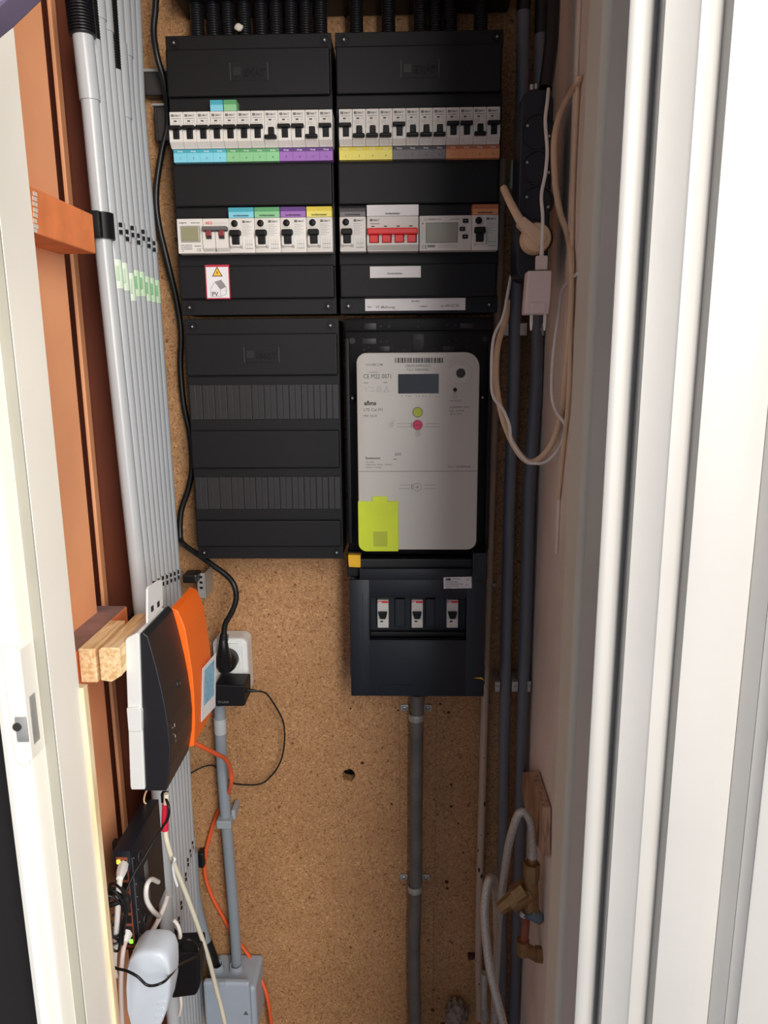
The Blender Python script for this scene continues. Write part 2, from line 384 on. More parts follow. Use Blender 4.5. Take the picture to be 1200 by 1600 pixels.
# right jamb, casing and door
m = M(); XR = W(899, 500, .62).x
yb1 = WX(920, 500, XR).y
m.box(XR, .30, yb1, .62, 0.2, 2.1, 'frame_paint_shaded', .001)
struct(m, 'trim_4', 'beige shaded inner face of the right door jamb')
m = M(); c1 = W(934, 500, yb1-.012); m.lathe((c1.x+.002, yb1-.008, .2), (0, 0, 1), [(0, .009), (1.9, .009)], 'frame_paint_shaded', 24); m.box(c1.x+.001, .30, yb1-.03, yb1, .2, 2.1, 'frame_paint_shaded', .003)
struct(m, 'trim_5', 'rounded bead along the right door jamb')
def prof(pts, yback, name, label, mt='frame_paint_dimmed', cap=None):
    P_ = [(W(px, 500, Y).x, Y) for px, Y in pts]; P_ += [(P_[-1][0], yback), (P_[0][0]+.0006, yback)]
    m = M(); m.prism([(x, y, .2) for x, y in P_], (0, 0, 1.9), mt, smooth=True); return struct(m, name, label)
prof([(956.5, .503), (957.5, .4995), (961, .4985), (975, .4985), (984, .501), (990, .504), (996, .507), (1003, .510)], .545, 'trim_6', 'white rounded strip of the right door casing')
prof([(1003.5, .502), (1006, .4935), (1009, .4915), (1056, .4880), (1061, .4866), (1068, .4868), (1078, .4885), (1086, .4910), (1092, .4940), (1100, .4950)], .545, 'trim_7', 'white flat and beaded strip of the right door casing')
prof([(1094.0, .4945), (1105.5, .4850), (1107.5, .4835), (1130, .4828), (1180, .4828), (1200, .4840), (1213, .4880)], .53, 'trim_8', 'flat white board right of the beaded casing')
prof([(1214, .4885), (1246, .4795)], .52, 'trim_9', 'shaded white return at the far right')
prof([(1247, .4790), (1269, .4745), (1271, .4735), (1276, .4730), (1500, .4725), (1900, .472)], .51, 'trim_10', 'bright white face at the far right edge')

# unidentified violet-grey shape crossing the corner
pts = [W(x, y, .40) for x, y in ((-90, 145), (-30, 92), (0, 64), (22, 46), (45, 24), (68, 2), (120, -50), (110, -190), (-90, -190))]
m = M(); m.prism(pts, (0, -.02, 0), 'violet_grey', .002)
tag(m.build('corner_shape', origin=pts[0]), 'blurred violet-grey edge crossing the top left corner', 'cloth')

# crossbars of the left wall
m = M(); a = WX(145, 335, -.365); b = WX(145, 395, -.365)
m.box(-.425, -.365, .64, a.y, b.z, a.z, 'primer_scuffed', .0015)
for py in (300, 308, 316, 325, 333, 342, 350, 357):
    c = WX(57, py+4, -.3648); m.box(-.3652, -.3644, c.y-.006-.003*random.random(), c.y+.004*random.random(), c.z-.002, c.z+.0018, 'filler')
struct(m, 'trim_11', 'scuffed orange crossbar with white filler marks beside the black clamp')
m = M(); a = W(128, 1011, .80)
LX = -.378; ya = WX(128, 1011, LX).y; yb = WX(198, 943, LX).y; zt_ = WX(128, 1011, LX).z
m.box(-.43, LX, .64, yb, zt_-.05, zt_, 'primer_scuffed', .001); m.box(-.43, LX-.001, .64, yb-.001, zt_, zt_+.0012, 'mauve_dust', .0005)
struct(m, 'trim_12', 'lower orange crossbar with a dusty mauve top')
m = M(); a = W(185, 1025, .85)
# raw rail
for j, (pa, pb, pc, pd, ye) in enumerate(((120, 153, 1014, 1067, .785), (153, 191, 1012, 1066, .780))):
    A = W(pa, pc, ye); B = W(pb, pd, ye)
    if j == 0:
        m.box(A.x+.001, B.x, ye, .88, B.z, A.z, 'pine', .0015)
    else:
        m.prism([(A.x, ye, A.z-.003), (A.x+.004, ye, A.z), (B.x, ye, A.z), (B.x, ye, B.z+.008), (A.x+.012, ye, B.z), (A.x, ye, B.z+.002)], (0, .115, 0), 'pine', .001)
ob = m.build('wooden_rail', origin=(A.x, .8, A.z)); tag(ob, 'raw pine rail with rough sawn end carrying the router', 'wood')

# wooden piece on right wall
pts = [WX(x, y, .2085) for x, y in ((822, 1206), (843, 1206), (861, 1262), (860, 1338), (846, 1310), (834, 1270), (826, 1240))]
m = M(); m.prism([(p.x-.0, p.y, p.z) for p in pts], (-.012, 0, 0), 'pine_old', .001)
tag(m.build('wood_offcut', origin=pts[0]), 'splintered wood offcut fixed to the right wall above the brass valve', 'wood')

# ================================================================== DISTRIBUTION BOARDS
YC = 1.085; YF = 1.0785; YBK = 1.165
ZR = {k: (W(392, a, YC).z+W(655, b, YC).z)/2 for k, a, b in (('top', 54, 47.5), ('r1', 78, 72), ('p1', 152, 147.5), ('o1t', 173, 167.5), ('o1b', 231.5, 227), ('p2t', 253, 248), ('p2b', 324.5, 318.5), ('o2t', 341, 337), ('o2b', 396, 392), ('p3t', 416, 412), ('p3b', 466, 466), ('bot', 491, 491))}
YDEV = 1.068
for k_, a_, b_ in (('d1t', 173, 167.5), ('d1b', 231.5, 227), ('d2t', 341, 337), ('d2b', 396, 392)): ZR[k_] = (W(392, a_, YDEV).z+W(655, b_, YDEV).z)/2
def body(m, x0, x1, y0, z0, z1):   # front of a module overlaps the cover lip, the rear passes through the opening
    m.box(x0, x1, y0, 1.0846, z0, z1, 'breaker_white', .0007); m.box(x0+.0002, x1-.0002, 1.0843, 1.1365, z0+.0062, z1-.0004, 'breaker_white', .0004)
def logo(m, cx, cz, y):
    m.box(cx-.0255, cx+.0255, y-.0004, y+.001, cz-.011, cz+.011, 'black_plastic', .0003)
    for s_ in (-1, 1): m.box(cx+s_*.0252-.0006, cx+s_*.0252+.0006, y-.0016, y, cz-.011, cz+.011, 'moulded_logo')
    m.box(cx-.0245, cx+.0245, y-.0007, y, cz+.0098, cz+.0104, 'deep_black')
    m.box(cx-.022, cx-.011, y-.0012, y, cz-.005, cz+.006, 'deep_black', .0003)
    m.text('EMAT', (cx-.0085, y-.0014, cz-.0055), .0125, 'moulded_logo', bold=.02, depth=-.0011, sxx=.95)
def screw(parent, x, z, y, label=None, d=.0068):
    m = M(); m.lathe((x, y+.001, z), (0, -1, 0), [(0, d), (.0018, d), (.0018, d*.82), (.0006, d*.8), (.0006, d*.62), (.0022, d*.58), (.0026, 0)], 'switch_black', 20)
    m.box(x-.0032, x+.0032, y-.0022, y-.0014, z-.0006, z+.0006, 'deep_black'); m.box(x-.0006, x+.0006, y-.0022, y-.0014, z-.0032, z+.0032, 'deep_black')
    m.cyl((x, y-.0014, z), .0014, (0, -.001, 0), 'steel', 8)
    return m.build('cover_screw', parent, origin=(x, y, z))
def strip(m, y, xa, xb, za, zb, bev=.001, mt='black_plastic'): m.box(xa, xb, y, y+.004, za, zb, mt, bev)
def board(xa, xb, label):
    t = thing('distribution_board', label, 'fuse box', (xa, YBK, ZR['bot']), 'black distribution boards')
    m = M(); zt, zb = ZR['top'], ZR['bot']
    m.box(xa+.001, xa+.004, YC+.002, YBK, zb+.002, zt-.002, 'black_plastic'); m.box(xb-.004, xb-.001, YC+.002, YBK, zb+.002, zt-.002, 'black_plastic')
    m.box(xa+.004, xb-.004, YC+.005, YBK, zt-.005, zt-.002, 'black_plastic'); m.box(xa+.004, xb-.004, YC+.005, YBK, zb+.002, zb+.005, 'black_plastic')
    m.box(xa+.004, xb-.004, YBK-.003, YBK, zb+.005, zt-.005, 'black_plastic')
    for o in ('1', '2'):
        zc = (ZR['o'+o+'t']+ZR['o'+o+'b'])/2; m.box(xa+.006, xb-.006, 1.137, 1.140, zc-.0175, zc+.0175, 'steel')
    m.build('housing', t)
    m = M(); sl = .0022
    strip(m, YC, xa, xb, ZR['r1']-.002, zt); strip(m, YC, xa, xb, ZR['o1t'], ZR['p1']+.004); strip(m, YC, xa, xb, ZR['o2t'], ZR['p2b']+.004)
    strip(m, YC, xa, xb, ZR['p2t']-.002, ZR['o1b']); strip(m, YC, xa, xb, ZR['p3t']-.002, ZR['o2b']); strip(m, YC, xa, xb, zb, ZR['p3b']+.002)
    for a_, b_ in (('o1t', 'o1b'), ('o2t', 'o2b')):
        m.box(xa, xa+sl, YC, YC+.004, ZR[b_], ZR[a_], 'black_plastic'); m.box(xb-sl, xb, YC, YC+.004, ZR[b_], ZR[a_], 'black_plastic')
    for a_, b_ in (('r1', 'p1'), ('p2t', 'p2b'), ('p3t', 'p3b')):
        m.box(xa+.0008, xb-.0025, YF, YC+.004, ZR[b_], ZR[a_], 'black_plastic', .0022, 3)
    logo(m, (xa+xb)/2+.001, (ZR['r1']+ZR['p1'])/2, YF); m.build('cover', t)
    zs = (zb+ZR['p3b'])/2; zs2 = (zt+ZR['r1'])/2
    for x, z in ((xa+.012, zs), (xb-.012, zs), (xa+.012, zs2), (xb-.009, zs2)): screw(t, x, z, YC)
    return t
BLx0, BLx1 = (W(259.5, 60, YC).x+W(283, 490, YC).x)/2, W(520.5, 200, YC).x
BRx0, BRx1 = W(526.2, 200, YC).x, (W(788, 44, YC).x+W(774.5, 490, YC).x)/2+.0008
bl = board(BLx0, BLx1, 'upper left black fuse box with blue, green and purple labels')
br = board(BRx0, BRx1, 'upper right black fuse box with yellow, grey and orange labels')

# label strips under the breakers
YL = 1.0700
def label_cells(parent, x0_, w, k, col, z1_, z0_, first):
    m = M(); x1_ = x0_+w*k-.0004
    m.box(x0_, x1_, YL-.0004, YC+.0002, z0_, z1_, 'label_'+col); zz = z1_-(z1_-z0_)*.27
    m.box(x0_, x1_, YL-.00055, YL, zz, z1_, 'label_'+col+'_dark')
    for i in range(k):
        cx = x0_+w*(i+.5)
        m.text('Groep', (cx, YL-.0007, zz+.0012), .0026, 'print_white', bold=.02, align='CENTER')
        m.text(str(first+i), (cx, YL-.0007, z0_+.0038), .0036, 'print_black', align='CENTER')
        if i: m.box(x0_+w*i-.00012, x0_+w*i+.00012, YL-.0007, YL, z0_, z1_, 'label_'+col+'_dark')
    return m.build('label_strip', parent, origin=(x0_, YL, z0_))
# modules
WL0 = W(265, 200, 1.066).x; WL1 = W(519.3, 200, 1.066).x; MW = (WL1-WL0)/12
WR0 = W(529.5, 196, 1.066).x; WR1 = W(781.5, 192, 1.066).x; MWR = (WR1-WR0)/12
# the openings hold modules exactly; the strips sit on the cover below them
zA, zB = (W(392, 232.6, YL).z+W(655, 228.2, YL).z)/2, (W(392, 252.6, YL).z+W(655, 248.2, YL).z)/2
sL0, sR0 = W(271.5, 243, YL).x, W(530, 238, YL).x; sLw, sRw = (W(520.3, 243, YL).x-sL0)/12, (W(781, 238, YL).x-sR0)/12
for x0_, w, parent, sets in ((sL0, sLw, bl, (('blue', 1), ('green', 5), ('purple', 9))), (sR0, sRw, br, (('yellow', 1), ('grey', 1), ('orange', 1)))):
    for i, (c_, f_) in enumerate(sets): label_cells(parent, x0_+4*w*i, w, 4, c_, zA, zB, f_)
def flag(parent, xa, xb, za, zb, col, y=YL, txt=None):
    m = M(); m.box(xa, xb, y-.0005, YC+.0002, za, zb, 'label_'+col)
    if col != 'white' : m.box(xa, xb, y-.0007, y, zb-(zb-za)*.42, zb, 'label_'+col+'_dark')
    if txt: m.text(txt, ((xa+xb)/2, y-.0009, za+(zb-za)*.14), .0029 if col != 'white' else .0030, 'print_black', bold=.03, align='CENTER')
    return m.build('colour_label', parent, origin=(xa, y, za))
for i, c_ in ((3, 'blue'), (4, 'green')):
    xa = WL0+MW*i+.001; f = flag(bl, xa, xa+MW*.93, ZR['d1t']+.0002, ZR['d1t']+.0135, c_, 1.0690)

# ------------------------------------------------------------------ breakers
def scrib(m, x0_, x1_, z, y, h=.0005, mt='print_light', seed=0):
    rr = random.Random(seed); x = x0_
    while x < x1_-.0003:
        w_ = min(.0006+.0018*rr.random(), x1_-x); m.box(x, x+w_, y-.0001, y, z-h/2, z+h/2, mt); x += w_+.0004
H1 = ZR['d1t']-ZR['d1b']
def emlogo(m, x, z, y, s_=1.0):
    m.box(x, x+.0036*s_, y-.0001, y, z, z+.0030*s_, 'print_black'); m.box(x+.0008*s_, x+.0028*s_, y-.00015, y-.0001, z+.0009*s_, z+.0021*s_, 'print_light')
    m.text('EMAT', (x+.0043*s_, y-.0001, z+.0001), .0037*s_, 'print_grey', bold=.02, sxx=.95)
def make_breaker(w, on, label, group):
    w = w-.0003; h = H1-.0004; y0 = 1.068
    t = thing('circuit_breaker', label, 'circuit breaker', (0, 1.1, 0), group)
    m = M(); body(m, 0, w, y0, 0, h)
    zm = h*.56
    # lower nose: two cheeks and a chin around the lever slot
    a, b = w*.30, w*.76
    zt_ = zm if on else h*.50
    m.prism([(0, y0, zt_), (0, y0-.006, zt_-.001), (0, y0-.006, h*.16), (0, y0, 0.001)], (a, 0, 0), 'breaker_white', .0004)
    m.prism([(b, y0, zt_), (b, y0-.006, zt_-.001), (b, y0-.006, h*.16), (b, y0, .001)], (w-b, 0, 0), 'breaker_white', .0004)
    m.prism([(a, y0, h*.23), (a, y0-.006, h*.23), (a, y0-.006, h*.16), (a, y0, .001)], (b-a, 0, 0), 'breaker_white', .0003)
    emlogo(m, w*.12, h*.865, y0)
    scrib(m, w*.14, w*.84, h*.815, y0, .0008, 'print_grey', 3)
    m.box(w*.30, w*.52, y0-.0002, y0, h*.73, h*.765, 'print_black'); scrib(m, w*.66, w*.86, h*.75, y0, .0008, 'print_light', 5)
    for k in range(4): scrib(m, w*.14, w*.52, h*(.69-.026*k), y0, .0004, 'print_light', 7+k)
    for dx in (.66, .85): m.box(w*dx-.0001, w*dx+.0001, y0-.0001, y0, h*.59, h*.70, 'print_light')
    for dz in (.59, .70): m.box(w*.66, w*.85, y0-.0001, y0, h*dz-.0001, h*dz+.0001, 'print_light')
    m.build('body', t)
    m = M()
    if on:
        m.box(w*.02, w*.96, y0-.012, y0+.001, h*.47, h*.575, 'switch_black', .0012); m.box(a+.0005, b-.0005, y0-.0085, y0, h*.235, h*.50, 'switch_black', .0006)
    else:
        m.box(w*.05, w*.95, y0-.013, y0-.002, h*.185, h*.285, 'switch_black', .0014); m.box(a+.0003, b-.0003, y0-.008, y0, h*.25, h*.515, 'switch_black', .0008)
    m.build('toggle', t)
    return t
def place(protos, key, factory, loc, label, group):
    if key not in protos:
        t = factory(); t.location = loc; t['label'] = label; t['group'] = group; protos[key] = t; return t
    return dup(protos[key], loc, label, group)
PB = {}
groups = {'blue': 'breakers above the blue labels', 'green': 'breakers above the green labels', 'purple': 'breakers above the purple labels', 'yellow': 'breakers above the yellow labels', 'grey': 'breakers above the grey labels', 'orange': 'breakers above the orange labels'}
states = {'blue': '1111', 'green': '1110', 'purple': '1101', 'yellow': '1000', 'grey': '1000', 'orange': '1101'}
ordw = ('first', 'second', 'third', 'fourth')
for side, w, cols in ((WL0, MW, ('blue', 'green', 'purple')), (WR0, MWR, ('yellow', 'grey', 'orange'))):
    for gi, c_ in enumerate(cols):
        for k in range(4):
            on = states[c_][k] == '1'; x = side+w*(gi*4+k)+.00015
            nm = 'white circuit breaker with black lever %s, %s from left above the %s label strip' % ('up' if on else 'down', ordw[k], c_)
            place(PB, (w, on), lambda: make_breaker(w, on, '', ''), (x, 1.1, ZR['d1b']+.0002), nm, 'circuit breakers of the upper row')

# second row ---------------------------------------------------------
H2 = ZR['d2t']-ZR['d2b']
V0 = W(277.5, 370, 1.066).x; V1 = W(520, 370, 1.066).x; U0 = W(531, 366, 1.066).x; U1 = W(779, 364, 1.066).x
VW = (V1-V0)/12; UW = (U1-U0)/12; ZO = ZR['d2b']+.0002
def make_rcd(w):
    w = 2*w-.0004; h = H2-.0004; y0 = 1.066
    t = thing('residual_current_device', '', 'circuit breaker', (0, 1.1, 0))
    m = M(); body(m, 0, w, y0, 0, h)
    a, b = w*.14, w*.43
    m.prism([(w*.04, y0, h*.50), (w*.04, y0-.005, h*.49), (w*.04, y0-.005, h*.20), (w*.04, y0, h*.12)], (a-w*.04, 0, 0), 'breaker_white', .0003)
    m.prism([(b, y0, h*.50), (b, y0-.005, h*.49), (b, y0-.005, h*.20), (b, y0, h*.12)], (w*.10, 0, 0), 'breaker_white', .0003)
    m.box(a, b, y0-.004, y0, h*.17, h*.23, 'breaker_white', .0003)
    emlogo(m, w*.54, h*.86, y0, 1.0)
    for k in range(7): scrib(m, w*.54, w*(.78+.1*((k*7) % 2)), h*(.80-.05*k), y0, .0006, 'print_light', 20+k)
    for k in range(4): m.box(w*(.62+.085*k), w*(.63+.085*k), y0-.0001, y0, h*.10, h*.38, 'print_light')
    scrib(m, w*.64, w*.92, h*.24, y0, .0006, 'print_grey', 31); scrib(m, w*.62, w*.92, h*.12, y0, .0006, 'print_grey', 32)
    m.lathe((w*.24, y0, h*.84), (0, -1, 0), [(0, .0058), (.0012, .0058), (.0014, .0044)], 'breaker_white', 24)
    m.build('body', t)
    m = M(); m.lathe((w*.24, y0-.0008, h*.84), (0, -1, 0), [(0, .0047), (.0016, .0045), (.0024, .0034), (.0024, 0)], 'switch_black', 24); m.build('test_button', t)
    m = M(); m.box(w*.07, w*.49, y0-.011, y0, h*.46, h*.635, 'switch_black', .0016); m.box(a+.0004, b-.0004, y0-.008, y0, h*.24, h*.50, 'switch_black', .0008); m.build('toggle', t)
    return t
PR = {}
for x0_, w, j, c_, par in ((V0, VW, 4, 'blue', bl), (V0, VW, 6, 'green', bl), (V0, VW, 8, 'purple', bl), (V0, VW, 10, 'yellow', bl), (U0, UW, 0, 'grey', br), (U0, UW, 10, 'orange', br)):
    x = x0_+w*j; place(PR, w, lambda: make_rcd(w), (x, 1.1, ZO), 'white double-width earth-leakage switch with test button, under the %s label' % c_, 'earth-leakage switches')
    flag(par, x+.0005, x+2*w-.0009, ZR['d2t']+.0003, ZR['d2t']+(.0135 if c_ != 'grey' else .0105), c_, 1.0672, 'Aardlekschakelaar')
# kWh meter
t = thing('kilowatt_hour_meter', 'small white kilowatt-hour module with green display, leftmost in the lower row', 'energy meter', (V0, 1.1, ZO))
x, w, h, y0 = V0, 2*VW-.0003, H2-.0004, 1.066
m = M(); body(m, x, x+w, y0, ZO, ZO+h)
m.text('inepro', (x+.003, y0-.0001, ZO+h*.86), .0040, 'print_grey', bold=.02); scrib(m, x+w*.55, x+w*.9, ZO+h*.88, y0, .0010, 'print_grey', 2)
for k in range(3): scrib(m, x+.004, x+w*.55, ZO+h*(.24-.055*k), y0, .0010, 'print_grey', 40+k)
m.text('CE', (x+w*.72, y0-.0001, ZO+h*.06), .0052, 'print_black'); m.text('M', (x+.005, y0-.0001, ZO+h*.05), .003, 'print_black')
scrib(m, x+w*.65, x+w*.9, ZO+h*.21, y0, .001, 'print_black', 44)
m.build('casing', t); m = M(); m.box(x+w*.12, x+w*.90, y0-.0008, y0+.001, ZO+h*.32, ZO+h*.80, 'print_light', .0006); m.box(x+w*.17, x+w*.85, y0-.0016, y0, ZO+h*.36, ZO+h*.76, 'lcd_green', .0006)
m.build('display', t)
# two-pole breaker
x = V0+2*VW; t = thing('two_pole_breaker', 'white two-pole breaker with two dark red levers under a grey bar', 'circuit breaker', (x, 1.1, ZO))
m = M(); w = 2*VW-.0003; body(m, x, x+w, y0+.0005, ZO, ZO+h)
m.prism([(x, y0, ZO+h*.62), (x, y0-.004, ZO+h*.60), (x, y0-.004, ZO+h*.14), (x, y0, ZO+.002)], (w, 0, 0), 'breaker_white', .0004)
m.box(x+w/2-.0002, x+w/2+.0002, y0-.0045, y0, ZO+h*.05, ZO+h*.6, 'print_grey')
m.text('AEG', (x+.0035, y0-.0000, ZO+h*.835), .0052, 'red_switch', bold=.01); scrib(m, x+w*.36, x+w*.95, ZO+h*.87, y0+.0005, .0004, 'print_light', 50)
scrib(m, x+.004, x+w*.4, ZO+h*.10, y0-.004, .0006, 'print_light', 51)
m.build('body', t); m = M(); m.box(x+.0006, x+w-.0006, y0-.010, y0+.001, ZO+h*.63, ZO+h*.745, 'print_grey', .001)
m.build('lever_bar', t)
for k in range(2):
    m = M(); xx = x+w*(.25+.5*k)-.0035; m.box(xx, xx+.0075, y0-.0085, y0-.003, ZO+h*.47, ZO+h*.635, 'red_dark', .0008); m.box(xx+.0002, xx+.0073, y0-.0065, y0-.003, ZO+h*.40, ZO+h*.47, 'print_black'); m.build('lever', t, origin=(xx, y0, ZO+h*.5))
# main switch
x = U0+2*UW+.0012; w = 4*UW-.0018
t = thing('main_switch', 'four-pole main switch with joined bright red levers', 'switch', (x, 1.1, ZO))
m = M(); body(m, x, x+w, y0, ZO, ZO+h)
for k in range(4): m.box(x+w*(.085+.245*k), x+w*(.145+.245*k), y0-.0002, y0, ZO+h*.70, ZO+h*.73, 'print_black')
emlogo(m, x+.004, ZO+h*.86, y0); scrib(m, x+.004, x+.017, ZO+h*.79, y0, .001, 'print_grey', 60); scrib(m, x+.004, x+.013, ZO+h*.63, y0, .0006, 'print_grey', 61)
for k in range(5):
    xa = x+w*(.0, .235, .48, .725, .965)[k]; xb = x+w*(.045, .29, .535, .78, 1.0)[k]
    m.prism([(xa, y0, ZO+h*.48), (xa, y0-.007, ZO+h*.47), (xa, y0-.007, ZO+h*.16), (xa, y0, ZO+.001)], (xb-xa, 0, 0), 'breaker_white', .0003)
    if 0 < k < 4: m.box((xa+xb)/2-.0002, (xa+xb)/2+.0002, y0-.0074, y0, ZO+h*.25, ZO+h*.46, 'print_grey')
m.prism([(x, y0, ZO+h*.22), (x, y0-.0068, ZO+h*.22), (x, y0-.0068, ZO+h*.16), (x, y0, ZO+.001)], (w, 0, 0), 'breaker_white', .0003)
m.build('body', t)
m = M(); m.box(x+.0008, x+w-.0012, y0-.013, y0-.001, ZO+h*.445, ZO+h*.63, 'red_switch', .0018)
m.build('lever_bar', t)
for k in range(4):
    m = M(); xa = x+w*(.055+.243*k); m.box(xa, xa+w*.165, y0-.0095, y0-.001, ZO+h*.225, ZO+h*.445, 'red_switch', .001); m.build('lever', t, origin=(xa, y0, ZO+h*.4))
flag(br, x, x+w, ZR['d2t']+.0003, ZR['d2t']+.0145, 'white', 1.0672, 'Hoofdschakelaar')
# din-rail energy meter
x = U0+6*UW+.0006; w = 4*UW-.0010
t = thing('energy_meter_module', 'white energy meter module with large grey display and three small buttons', 'energy meter', (x, 1.1, ZO))
m = M(); body(m, x, x+w, y0, ZO, ZO+h)
m.text('EASTRON', (x+.006, y0-.0001, ZO+h*.865), .0034, 'print_light'); scrib(m, x+w*.18, x+w*.42, ZO+h*.895, y0, .0012, 'print_light', 70); scrib(m, x+w*.58, x+w*.78, ZO+h*.895, y0, .0010, 'print_light', 71)
for k in range(6): m.box(x+.0035, x+.0045, y0-.0001, y0, ZO+h*(.35+.07*k), ZO+h*(.37+.07*k), 'print_light')
m.cyl((x+.0045, y0-.0002, ZO+h*.775), .001, (0, .0004, 0), 'print_grey', 10)
m.text('CE', (x+.003, y0-.0001, ZO+h*.06), .0062, 'print_black'); scrib(m, x+w*.15, x+w*.30, ZO+h*.13, y0, .003, 'print_grey', 72)
for k in range(2): scrib(m, x+w*.36, x+w*.72, ZO+h*(.10+.05*k), y0, .0006, 'print_light', 73+k)
m.build('casing', t)
m = M(); m.box(x+w*.12, x+w*.735, y0-.0009, y0+.001, ZO+h*.22, ZO+h*.80, 'print_light', .0006); m.box(x+w*.13, x+w*.725, y0-.0014, y0, ZO+h*.235, ZO+h*.785, 'lcd', .0004); m.build('display', t)
for bx, bz in ((.88, .84), (.82, .61), (.875, .39)):
    m = M(); cx, cz = x+w*bx, ZO+h*bz; m.box(cx-.0038, cx+.0038, y0-.0016, y0, cz-.0027, cz+.0027, 'switch_black', .0006); m.box(cx-.0012, cx+.0012, y0-.0018, y0-.0015, cz-.0004, cz+.0005, 'print_light'); m.build('push_button', t, origin=(cx, y0, cz))
# stickers on the right-hand box
def paper(parent, p, y, texts, name='paper_label'):
    (xa, ya), (xb, yb) = p; A, B = W(xa, ya, y), W(xb, yb, y); m = M(); m.box(A.x, B.x, y-.0005, y+.0002, B.z, A.z, 'label_white')
    for s_, px, py, size, mt in texts:
        c = W(px, py, y); m.text(s_, (c.x, y-.0007, c.z), size, mt, bold=.02, align='CENTER')
    return m.build(name, parent, origin=(A.x, y, B.z))
paper(br, ((578, 416.5), (657.5, 433.5)), YF-.0002, (('Hoofdschakelaar', 617, 428.5, .0032, 'print_black'),))
pl = paper(br, ((570.5, 467), (727, 484.5)), YC-.0002, (('Meterkast', 649, 471.5, .0026, 'print_black'), ('Naam', 577, 480.5, .0026, 'print_black'), ('Installateur', 662, 479.5, .0022, 'print_black'), ('VF Melkweg', 602, 482, .0056, 'print_light'), ('sc 440 67.90', 703, 479.5, .0050, 'print_light')))
# PV warning sticker on the left box
A, B = W(320, 414, YF-.0002), W(360.5, 467, YF-.0002); y = YF-.0003
m = M(); m.box(A.x, B.x, y-.0004, y+.0002, B.z, A.z, 'sticker_red'); m.box(A.x+.0014, B.x-.0014, y-.0006, y, B.z+.0014, A.z-.0030, 'label_white')
cx = (A.x+B.x)/2; sw = B.x-A.x; sh = A.z-B.z
def tri(m, cx, cz, r, y, mt, d=.0001): m.prism([(cx+r*math.cos(math.radians(a)), y, cz+r*math.sin(math.radians(a))) for a in (90, 210, 330)], (0, d, 0), mt)
tri(m, cx, B.z+sh*.755, .0088, y-.0008, 'print_black'); tri(m, cx, B.z+sh*.755, .0068, y-.0009, 'warn_yellow')
m.prism([(cx+a*.001, y-.0011, B.z+sh*.76+b*.001) for a, b in ((.6, 3.2), (-1.4, .2), (-.1, .2), (-.9, -2.8), (1.3, .9), (.1, .9))], (0, .0001, 0), 'print_black')
def line(m, a, b, y, th, mt):
    a, b = Vector((a[0], y, a[1])), Vector((b[0], y, b[1])); d = (b-a).normalized(); n = Vector((-d.z, 0, d.x))*th/2
    m.add([a-n, b-n, b+n, a+n], [(0, 1, 2, 3)], mt)
hs = [(cx-.0105, B.z+.0035), (cx-.0105, B.z+sh*.30), (cx-.0040, B.z+sh*.50), (cx+.0035, B.z+sh*.28), (cx+.0035, B.z+.0035), (cx-.0105, B.z+.0035)]
for a, b in zip(hs, hs[1:]): line(m, a, b, y-.0008, .0004, 'print_grey')
rf = [(cx-.0040, B.z+sh*.50), (cx+.0050, B.z+sh*.56), (cx+.0115, B.z+sh*.36), (cx+.0035, B.z+sh*.28)]
m.add([(a, y-.0007, b) for a, b in rf], [(0, 3, 2, 1)], 'print_light')
for k in range(5):
    u = k/4; line(m, (rf[0][0]*(1-u)+rf[1][0]*u, rf[0][1]*(1-u)+rf[1][1]*u), (rf[3][0]*(1-u)+rf[2][0]*u, rf[3][1]*(1-u)+rf[2][1]*u), y-.0009, .0003, 'print_grey'); line(m, (rf[0][0]*(1-u)+rf[3][0]*u, rf[0][1]*(1-u)+rf[3][1]*u), (rf[1][0]*(1-u)+rf[2][0]*u, rf[1][1]*(1-u)+rf[2][1]*u), y-.0009, .0003, 'print_grey')
line(m, (cx+.0115, B.z+sh*.36), (cx+.0115, B.z+sh*.14), y-.0009, .0005, 'print_grey'); line(m, (cx+.0115, B.z+sh*.14), (cx+.0035, B.z+.0035), y-.0009, .0004, 'print_grey')
m.text('PV', (cx-.0092, y-.0010, B.z+sh*.085), .0082, 'print_black', bold=.01)
m.build('warning_sticker', bl, origin=(A.x, y, B.z))

# lower-left blank board
LZ = {k: W(410, a, YC).z for k, a in (('top', 497.5), ('r1', 521.5), ('p1', 587), ('a1', 601), ('a0', 655), ('p2t', 672), ('p2b', 731), ('b1', 745), ('b0', 795), ('p3t', 812), ('p3b', 853), ('bot', 873))}
xa, xb = BLx0+.0022, W(533.2, 700, YC).x
t = thing('distribution_board', 'lower left black fuse box with two ribbed blanking strips and no breakers', 'fuse box', (xa, YBK, LZ['bot']), 'black distribution boards')
m = M(); m.box(xa+.001, xb-.001, YC+.004, YBK, LZ['bot']+.002, LZ['top']-.002, 'black_plastic', .001); m.build('housing', t)
m = M(); strip(m, YC, xa, xb, LZ['bot'], LZ['top'])
for a_, b_ in (('r1', 'p1'), ('p2t', 'p2b'), ('p3t', 'p3b')): m.box(xa+.0008, xb-.0025, YF, YC+.001, LZ[b_], LZ[a_], 'black_plastic', .0022, 3)
logo(m, (xa+xb)/2, (LZ['r1']+LZ['p1'])/2-.0, YF); m.build('cover', t)
for a_, b_ in (('a1', 'a0'), ('b1', 'b0')):
    m = M(); n = 12; w = (xb-xa-.004)/24
    for k in range(24):
        x = xa+.002+w*k
        m.box(x+.0002, x+w-.0002, YC-(.0030 if k % 2 else .0018), YC+.001, LZ[b_], LZ[a_], 'black_plastic_ribbed', .0005)
    m.build('blanking_strip', t, origin=(xa, YC, LZ[b_]))
